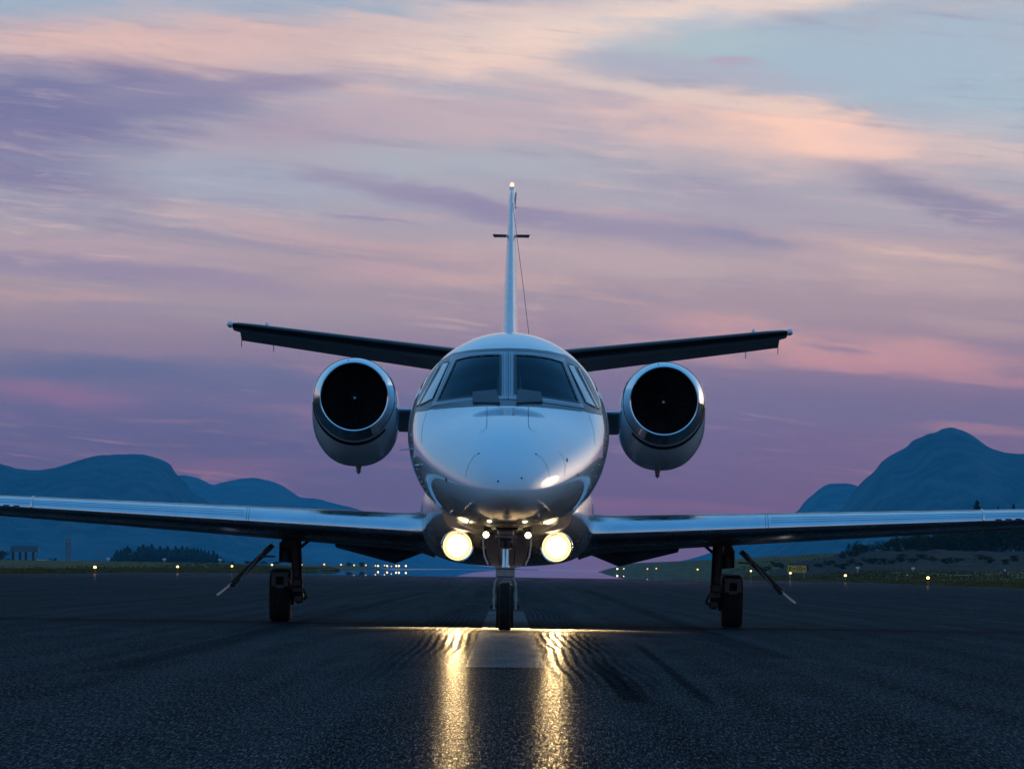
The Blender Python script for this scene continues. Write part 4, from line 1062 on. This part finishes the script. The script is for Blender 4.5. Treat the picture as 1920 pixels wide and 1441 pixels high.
# ---- landing lights in the fairing front
BEAM, SPILL = 2700, 2900
for s in (-1, 1):
    c = Vector((s * .474, 3.10, .565 + 42 / 195.5))
    rot = Matrix.Rotation(math.radians(0), 3, 'X')
    mb = MB(); mb.lathe([(.32, .14), (.0, .150), (-.02, .158), (-.035, .152), (-.03, .138), (.06, .11), (.1, .02)], c, 'Y', 40); h_ = mb.build('landing_light', M['chrome'], jet)
    mb = MB(); mb.lathe([(.012, .03), (.016, .08), (.028, .118), (.036, .136)], c, 'Y', 40); mb.build('lens', M['lamp'], h_)
    # the lamp throws a narrow beam ahead and a wide spill on the ground in front of it
    for nm, en, size, dip, bl in (('landing_beam', BEAM, 15, 5.5, .7), ('lamp_spill', SPILL, 80, 44, 1.0)):
        ld = bpy.data.lights.new(nm, 'SPOT'); lo = bpy.data.objects.new(nm, ld); col.objects.link(lo); lo.parent = h_
        ld.energy = en; ld.color = (1, .66, .29); ld.spot_size = math.radians(size); ld.spot_blend = bl; ld.shadow_soft_size = .06
        lo.location = c + Vector((0, -.09, 0)); lo.rotation_euler = (-math.radians(90 - dip), 0, 0)
# probes and blades under the nose
for q in (((871, 955), (878, 946), (887, 940)), ((1012, 940), (1021, 946), (1030, 957))):
    mb = MB(); pts = []
    for p_ in q:
        h = hit(*p_); pts.append(h[0] + h[1] * .03)
    mb.tube(pts, [.006, .008, .007], 8)
    h = hit(*q[1]); mb.tube([h[0], h[0] + h[1] * .03], .006, 6); mb.build('pitot_probe', M['steel'], jet)
mb = MB(); a = W(775, 841, 1.6); mb.tube([a + Vector((.03, 0, 0)), W(766, 841.5, 1.55), W(750, 843.5, 1.5)], [.01, .006, .004], 8); mb.build('temperature_probe', M['steel'], jet)
mb = MB(); h = hit(786, 871); mb.tube([h[0], h[0] + h[1] * .03 + Vector((-.005, -.04, 0)), h[0] + h[1] * .03 + Vector((.03, -.12, 0))], .007, 8); mb.build('angle_vane', M['steel'], jet)
for q in ((846, 958), (880, 977), (1010, 965), (1016, 979)):
    h = hit(*q)
    if h: mb = MB(); mb.box(h[0] + h[1] * .012, (.012, .05, .03), bev=.003); mb.build('blade_antenna', M['steel'], jet)

# ------------------------------------------------------------------ runway lights
ordn = ['nearest', 'second', 'third', 'fourth', 'fifth', 'sixth', 'seventh', 'eighth', 'ninth', 'tenth', 'eleventh', 'twelfth', 'thirteenth', 'fourteenth']
M['fixture'] = mat('light_fixture', (.25, .14, .03), .5)
def rlight(px, py, D, m, r, label, grp):
    p = W(px, py, D + CAMY); gz = ground_z(p.x, p.y) if abs(p.x) > 23.4 else 0
    gz = max(gz, 0)
    gz = min(gz, p.z - .15)
    o = empty('runway_light', (p.x, p.y, gz)); tag(o, label, 'runway light', grp)
    h = p.z - gz
    mb = MB(); mb.lathe([(0, .10), (.02, .10), (.03, .03), (max(h - .1, .04), .03), (max(h - .08, .05), .07), (max(h - .05, .06), .07)], (0, 0, 0), 'Z', 10); mb.build('post', M['fixture'], o)
    mb = MB(); mb.lathe([(-.8 * r, .6 * r), (-.3 * r, r), (.3 * r, r), (.8 * r, .6 * r), (r, .1 * r)], (0, 0, h), 'Z', 12); mb.build('lamp_globe', m, o)
LL = [(178, 1063), (333, 1062), (435, 1061), (510, 1058.5), (566, 1058), (608, 1057.5), (639.5, 1058), (664, 1059), (686, 1059), (704, 1060), (721, 1059.5), (734, 1061)]
for i, (x, y) in enumerate(LL):
    D = 23.9 * F / abs(uv(x, y)[0])
    rlight(x, y, D, M['rw_white'] if i < 5 else M['rw_yellow'], .085 if i < 4 else (.06 if i == 4 else .11), '%s lit runway light counted from the camera along the left verge' % ordn[i], 'left runway edge lights')
RL = [(1740, 1083), (1585, 1078.5), (1482, 1074), (1408, 1070), (1350, 1068.5), (1308, 1067), (1230.5, 1065.3), (1214, 1066)]
for i, (x, y) in enumerate(RL):
    D = 23.9 * F / abs(uv(x, y)[0])
    rlight(x, y, D, M['rw_white'] if i in (0, 1, 2, 3) else M['rw_yellow'], .085 if i < 5 else .11, '%s lit runway light counted from the camera along the right verge' % ordn[i], 'right runway edge lights')
for i, x in enumerate((709, 726, 743, 748, 761)):
    rlight(x, 1060.5, 1900, M['rw_white'], .22, '%s pale light from the left in the far cluster left of the nose wheel' % (['first'] + ordn[1:])[i], 'far threshold lights on the left')
for i, (x, y) in enumerate(((1157.5, 1066), (1170, 1066.5), (1175.5, 1066.5), (1182, 1067), (1192, 1066.5), (1197, 1066), (1211, 1067))):
    rlight(x, y, 1900, M['rw_white'], .22, '%s pale light from the left in the far cluster right of the nose wheel' % (['first'] + ordn[1:])[i], 'far threshold lights on the right')

# ------------------------------------------------------------------ trees
M['leaf'] = mat('dark_needles', (.022, .034, .022), .9, spec=.1, var=.4, vscale=1.3)
M['leaf2'] = mat('dark_leaves', (.03, .042, .02), .9, spec=.1, var=.5, vscale=1.0)
M['dry'] = mat('brown_leaves', (.07, .04, .02), .9, spec=.1, var=.4, vscale=2)
M['bark'] = mat('bark', (.05, .035, .025), .9)
def crown_mesh(kind, seed):
    r = random.Random(seed); V = []; f = []
    def leaf(p, sz):
        a = Vector((r.gauss(0, 1), r.gauss(0, 1), r.gauss(0, .7))).normalized(); b = a.cross(Vector((r.gauss(0, 1), r.gauss(0, 1), r.gauss(0, 1)))).normalized()
        k = len(V); V.extend([p + a * sz, p - a * sz * .6 + b * sz * .7, p - a * sz * .5 - b * sz * .7]); f.append((k, k + 1, k + 2))
    if kind == 'conifer':
        for i in range(520):
            z = r.random() ** .8; rad = (1 - z) ** .8 * .33 * (.7 + .5 * abs(math.sin(z * 22))) + .015
            a = r.random() * 2 * PI; q = rad * math.sqrt(r.random()) * (1.0 + .25 * math.sin(a * 3 + seed))
            leaf(Vector((q * math.cos(a), q * math.sin(a), .08 + z * .94)), .035 + .03 * (1 - z))
    else:
        cl = [(Vector((r.uniform(-.38, .38), r.uniform(-.3, .3), r.uniform(.12, .82))), r.uniform(.13, .25)) for _ in range(12)]
        for i in range(800):
            c, rr = cl[i % 12]; d = Vector((r.gauss(0, 1), r.gauss(0, 1), r.gauss(0, 1))).normalized() * rr * r.random() ** .4
            leaf(c + d, .036 + .03 * r.random())
    me = bpy.data.meshes.new('crown'); me.from_pydata(V, [], f); return me
CM = {(k, i): crown_mesh(k, i * 3 + (1 if k == 'conifer' else 50)) for k in ('conifer', 'broad') for i in range(4)}
tm = MB(); tm.tube([(0, 0, -.02), (.01, 0, .3), (0, .01, .85)], [.035, .025, .006], 6); tme = tm.build('trunk', M['bark']); TM = tme.data; bpy.data.objects.remove(tme)
def tree(kind, px, top, base, Y, wide, m, label, grp, cat='tree', name=None):
    a = W(px, base, Y); b = W(px, top, Y); h = b.z - a.z
    o = empty(name or ('conifer' if kind == 'conifer' else 'broadleaf_tree'), a); tag(o, label, cat, grp)
    o.rotation_euler.z = random.random() * 6; o.scale = (h * wide, h * wide, h)
    c = bpy.data.objects.new('crown', CM[(kind, random.randrange(4))].copy()); col.objects.link(c); c.parent = o; c.data.materials.append(m)
    t = bpy.data.objects.new('trunk', TM); col.objects.link(t); t.parent = o
    return o
tops = [(208, 1044), (214, 1038), (219, 1031), (226, 1030), (233, 1027), (239, 1023.5), (244, 1028), (252, 1032), (260, 1025), (268, 1020.5), (276, 1024), (284, 1020.5), (292, 1029), (300, 1023.5), (308, 1028), (314, 1024), (322, 1030), (329, 1024), (335, 1029), (341, 1023.5), (350, 1025), (357, 1028), (363, 1027), (370, 1028), (377, 1029), (384, 1031), (391, 1032), (400, 1032), (407, 1037), (414, 1042), (420, 1047)]
for i, (x, t) in enumerate(tops):
    tree('conifer', x, t, 1056, 2050 + (i * 37) % 80, 1.15, M['leaf'], 'dark conifer in the dense clump beyond the left verge', 'conifers in the clump beyond the left verge')
for i, (x, t) in enumerate(tops[2:-1:2]):
    tree('broad', x + 4, t + 9, 1056, 2000, 1.3, M['leaf'], 'low dark bushy tree filling the front of the clump beyond the left verge', 'bushy trees in the clump beyond the left verge')
tree('broad', 655, 1052, 1062, 1500, 1.5, M['leaf'], 'left of two small round bushes behind the far left runway lights', 'round bushes by the far runway lights', 'bush', 'round_bush')
tree('broad', 677, 1052.5, 1062.5, 1500, 1.7, M['leaf'], 'right of two small round bushes behind the far left runway lights', 'round bushes by the far runway lights', 'bush', 'round_bush')
tree('broad', 8, 1030, 1054, 1180, 1.1, M['dry'], 'brown bush at the left edge beside the brick shelter', None, 'bush', 'brown_bush')
tree('broad', 100, 1045, 1054, 1400, 1.9, M['leaf'], 'low rounded dark bush right of the brick shelter', None, 'bush', 'low_bush')
for i, (x, t) in enumerate(((1266, 1057), (1275, 1058), (1286, 1053), (1297, 1050), (1309, 1049), (1320, 1050), (1331, 1054))):
    tree('broad' if i > 1 else 'conifer', x, t, 1067, 1700, 1.4, M['leaf'], '%s dark tree from the left in the small grove beyond the right runway lights' % (['first'] + ordn[1:])[i], 'small grove beyond the right lights')
for i, (x, t, b, y_, w) in enumerate(((1578, 1030, 1046, 700, .9), (1596, 1016, 1045, 705, .8), (1612, 1010, 1044, 700, .85), (1628, 1012, 1042, 706, .8), (1655, 1004, 1042, 702, .8), (1672, 1000, 1040, 708, .8), (1690, 1003, 1040, 700, .9))):
    tree('broad', x, t, b + 3, y_, w, M['leaf2'], '%s broadleaf tree from the left on the bank under the right wing' % (['first'] + ordn[1:])[i], 'broadleaf trees on the right bank')
for i in range(46):
    x = 1705 + i * 5.6 + random.uniform(-4, 4); f = (x - 1700) / 220
    t = 998 - 40 * ss(0, .75, f) + random.uniform(-5, 8); b = 1040 - 8 * f
    tree('broad', x, t, b, 715 + random.uniform(-12, 25), .75, M['leaf2'], 'dark tree in the wood on the bank behind the right wing', 'wood on the right bank')
tree('conifer', 1831, 939, 1000, 740, .9, M['leaf2'], 'tall pointed tree rising above the right wing beside the stall fence', None)
tree('conifer', 1871, 950, 1000, 745, .5, M['leaf2'], 'small tree tip just above the right wing between the two others', None)
tree('conifer', 1900, 946, 1000, 742, .7, M['leaf2'], 'pointed tree above the right wing nearest the picture edge', None)
for i in range(34):
    x = 1440 + i * 14.4 + random.uniform(-5, 5); yb = 1064 - 14 * ss(1480, 1700, x) + random.uniform(-4, 6) + .004 * (x - 1500)
    tree('broad', x, yb - random.uniform(7, 13), yb + 2, 560 + random.uniform(-20, 60), 1.8, M['leaf2'] if i % 3 else M['dry'], 'low scrubby bush on the dark bank behind the right verge', 'scrub on the right bank', 'bush', 'scrub_bush')
for i in range(16):
    x = 130 + i * 28 + random.uniform(-8, 8)
    tree('broad', x, 1050.5 + random.uniform(-1, 1) + .0 * x, 1058, 1600, 2.6, M['leaf'], 'low dark shrub on the far edge of the left verge', 'far shrubs along the left verge', 'bush', 'low_shrub')

# ------------------------------------------------------------------ small structures
M['brick'] = mat('red_brick', (.06, .025, .018), .9, var=.3, vscale=5)
M['roof'] = mat('dark_slate_roof', (.03, .035, .04), .7, var=.3, vscale=4)
def shelter():
    Y = 1180; a = W(20, 1053.5, Y); b = W(72, 1053.5, Y); w = b.x - a.x; zt = W(45, 1023, Y).z; ze = W(45, 1034, Y).z
    o = empty('brick_shelter', (a.x, Y, a.z)); tag(o, 'small open shelter with brick piers and dark pitched roof behind the left verge', 'shelter')
    H = ze - a.z; R = zt - a.z
    for k, x in enumerate((.07, .32, .53, .80)):
        mb = MB(); mb.box((x * w, 0, H / 2), (.42 if k in (0, 3) else .3, .5, H)); mb.build('brick_pier', M['brick'], o, smooth=False)
        mb = MB(); mb.box((x * w, 2.2, H / 2), (.3, .4, H)); mb.build('brick_pier', M['brick'], o, smooth=False)
    mb = MB(); e = .25
    mb.rings([[(-e, -.5, H - .05), (-e + .25, 1.1, R), (-e, 2.7, H - .05)], [(w, -.5, H - .05), (w - .25, 1.1, R), (w, 2.7, H - .05)]]); mb.build('roof', M['roof'], o, smooth=False)
    mb = MB(); mb.tube([(w * .86, 0, .1), (w * 1.01, -.4, H - .05)], .05, 6); mb.build('brace', M['roof'], o)
shelter()
def mast():
    Y = 1350; a = W(128, 1053, Y); zt = W(128.5, 984, Y).z - a.z; zm = W(128, 1009, Y).z - a.z; k = Y / F
    o = empty('lattice_mast', a); tag(o, 'slim reddish lattice mast standing behind the left verge', 'mast')
    hw = 4.4 * k; 
    for sx in (-1, 1):
        for sy in (-1, 1):
            mb = MB(); mb.tube([(sx * hw, sy * hw, 0), (sx * hw, sy * hw, zm)], .07, 4); mb.build('leg', M['mastc'], o)
    mb = MB(); n = 9
    for i in range(n):
        z0, z1 = zm * i / n, zm * (i + 1) / n
        for sy in (-1, 1):
            mb.tube([(-hw, sy * hw, z0), (hw, sy * hw, z1)], .035, 4); mb.tube([(hw, sy * hw, z0), (-hw, sy * hw, z1)], .035, 4)
            mb.tube([(sy * hw, -hw, z0), (sy * hw, hw, z1)], .035, 4)
    mb.build('lattice_bracing', M['mastc'], o)
    mb = MB(); mb.box((0, 0, zm * .78), (hw * 3.0, hw * 3, .12)); mb.build('platform', M['mastc'], o)
    mb = MB(); mb.tube([(0, 0, zm), (0, 0, zt)], .06, 6); mb.tube([(-.7, 0, zt), (.7, 0, zt)], .04, 4); mb.tube([(-.5, 0, zt * .93), (.5, 0, zt * .93)], .03, 4); mb.build('top_antenna', M['mastc'], o)
M['mastc'] = mat('weathered_red_steel', (.16, .10, .08), .7)
mast()
def pole(px, t, b, Y, w, label, name='pole', m='mastc'):
    a = W(px, b, Y); h = W(px, t, Y).z - a.z; mb = MB(); mb.tube([(0, 0, 0), (0, 0, h)], [w, w * .8], 8)
    o = mb.build(name, M[m], loc=a); tag(o, label, 'pole')
pole(186, 1024, 1053, 1300, .07, 'thin dark upright pole between the mast and the conifer clump')
pole(1406, 1042, 1064, 1300, .03, 'very thin grey pole behind the right main wheel door')
# low pale building beyond
o = empty('low_building', W(78, 1053, 1500)); tag(o, 'low pale far building just right of the brick shelter', 'building')
mb = MB(); mb.box((0, 0, .35), (2.3, 3, .5)); mb.build('wall', M['pale'] if 'pale' in M else mat('pale_wall', (.5, .52, .55), .8), o, smooth=False)
mb = MB(); mb.box((0, 0, .66), (2.5, 3.2, .12), taper=.7); mb.build('roof', M['roof'], o, smooth=False)
# white marker boards
M['markb'] = mat('white_board', (.55, .55, .56), .6)
for px, py, by, Y, lab in ((308, 1048, 1056, 900, 'small white marker board left of the conifer clump centre'), (412.5, 1049, 1057, 900, 'small white marker board at the right end of the conifer clump'),
                           (1608, 1064, 1073, 480, 'small white marker board right of the yellow sign'), (1712, 1065, 1074, 480, 'small white marker board in the middle of the right verge'),
                           (203, 1047, 1055, 1000, 'small white marker board at the left end of the conifer clump')):
    a = W(px, by, Y); c = W(px, py, Y); k = (Y - CAMY) / F; h = c.z - a.z
    o = empty('marker_board', a); tag(o, lab, 'marker board')
    mb = MB(); mb.box((0, 0, h), (6.5 * k, .04, 3.6 * k), bev=.005); mb.build('board', M['markb'], o)
    mb = MB(); mb.tube([(0, .03, 0), (0, .03, h)], 1.0 * k, 6); mb.build('post', M['grey'], o)
Y = 420; a = W(1885, 1080, Y); o = empty('equipment_post', a); tag(o, 'short rusty equipment post with pale cap on the right verge', 'post')
k = (Y - CAMY) / F
for dx in (-2.2, 2.2): mb = MB(); mb.box((dx * k, 0, 5 * k), (2.2 * k, .08, 10 * k)); mb.build('post', M['brick'], o, smooth=False)
mb = MB(); mb.box((-1 * k, -.02, 11.5 * k), (4 * k, .1, 3.2 * k), bev=.01); mb.build('cap', M['markb'], o)
Y = 395; a = W(1806, 1078.5, Y); mb = MB(); mb.box((0, 0, .02), (31 * (Y - CAMY) / F, .6, .06), bev=.01); o = mb.build('concrete_slab', M['pyl'], loc=a); tag(o, 'flat grey concrete slab lying in the right verge', 'slab')
Y = 440; a = W(1701, 1077.5, Y); mb = MB(); mb.lathe([(-.06, .02), (-.03, .06), (.03, .06), (.06, .02)], (0, 0, 0), 'Z', 10); mb.tube([(0, 0, -.15), (0, 0, 0)], .02, 6); o = mb.build('unlit_lamp', M['markb'], loc=a); tag(o, 'tiny unlit white lamp on the right verge left of the lit one', 'lamp')

# guidance sign
def sign():
    D = 560; Y = D + CAMY; k = D / F
    tl, br = W(1477, 1059.5, Y), W(1512, 1073, Y); w = br.x - tl.x; h = tl.z - br.z
    cx = (tl.x + br.x) / 2; gz = ground_z(cx, Y)
    o = empty('taxiway_sign', (cx, Y, min(gz, br.z - .1))); z0 = br.z - o.location.z
    tag(o, 'amber taxiway direction sign with dark letter, number and arrows on the right verge', 'sign')
    mb = MB(); mb.box((0, 0, z0 + h / 2), (w, .12, h), bev=.015); mb.build('board', M['signy'], o)
    for x in (-.38, .38): mb = MB(); mb.box((x * w, 0, z0 / 2), (.05, .05, z0)); mb.build('leg', M['grey'], o, smooth=False)
    def txt(s_, x, sz):
        cu = bpy.data.curves.new('lettering', 'FONT'); cu.body = s_; cu.size = sz; cu.extrude = .004; cu.offset = .012; cu.align_x = 'CENTER'; cu.align_y = 'CENTER'
        tt = bpy.data.objects.new('lettering_source', cu); me = bpy.data.meshes.new_from_object(tt); bpy.data.objects.remove(tt)
        t = bpy.data.objects.new('lettering', me); col.objects.link(t); t.parent = o; me.materials.clear(); me.materials.append(M['signk'])
        t.location = (x * w, -.066, z0 + h * .52); t.rotation_euler = (PI / 2, 0, 0)
    def arrow(x, ang):
        mb = MB(); q = h * .25
        pts = [(-q, .05 * h), (.1 * q, .05 * h), (.1 * q, .2 * h), (q, 0), (.1 * q, -.2 * h), (.1 * q, -.05 * h), (-q, -.05 * h)]
        ca, sa = math.cos(ang), math.sin(ang)
        P = [(x * w + a * ca - b * sa, z0 + h * .55 + a * sa + b * ca) for a, b in pts]
        n = len(P); mb.add([(a, -.062, b) for a, b in P] + [(a, -.070, b) for a, b in P], [tuple(range(n)), tuple(range(2 * n - 1, n - 1, -1))] + [(i, (i + 1) % n, (i + 1) % n + n, i + n) for i in range(n)])
        mb.build('arrow', M['signk'], o, smooth=False)
    txt('E', -.37, h * .8); arrow(-.17, 0); txt('10', .09, h * .95); arrow(.38, .7)
M['signy'] = mat('amber_sign_face', (.62, .30, .02), .5, var=.05)
M['signk'] = mat('sign_black', (.012, .01, .01), .5)
sign()
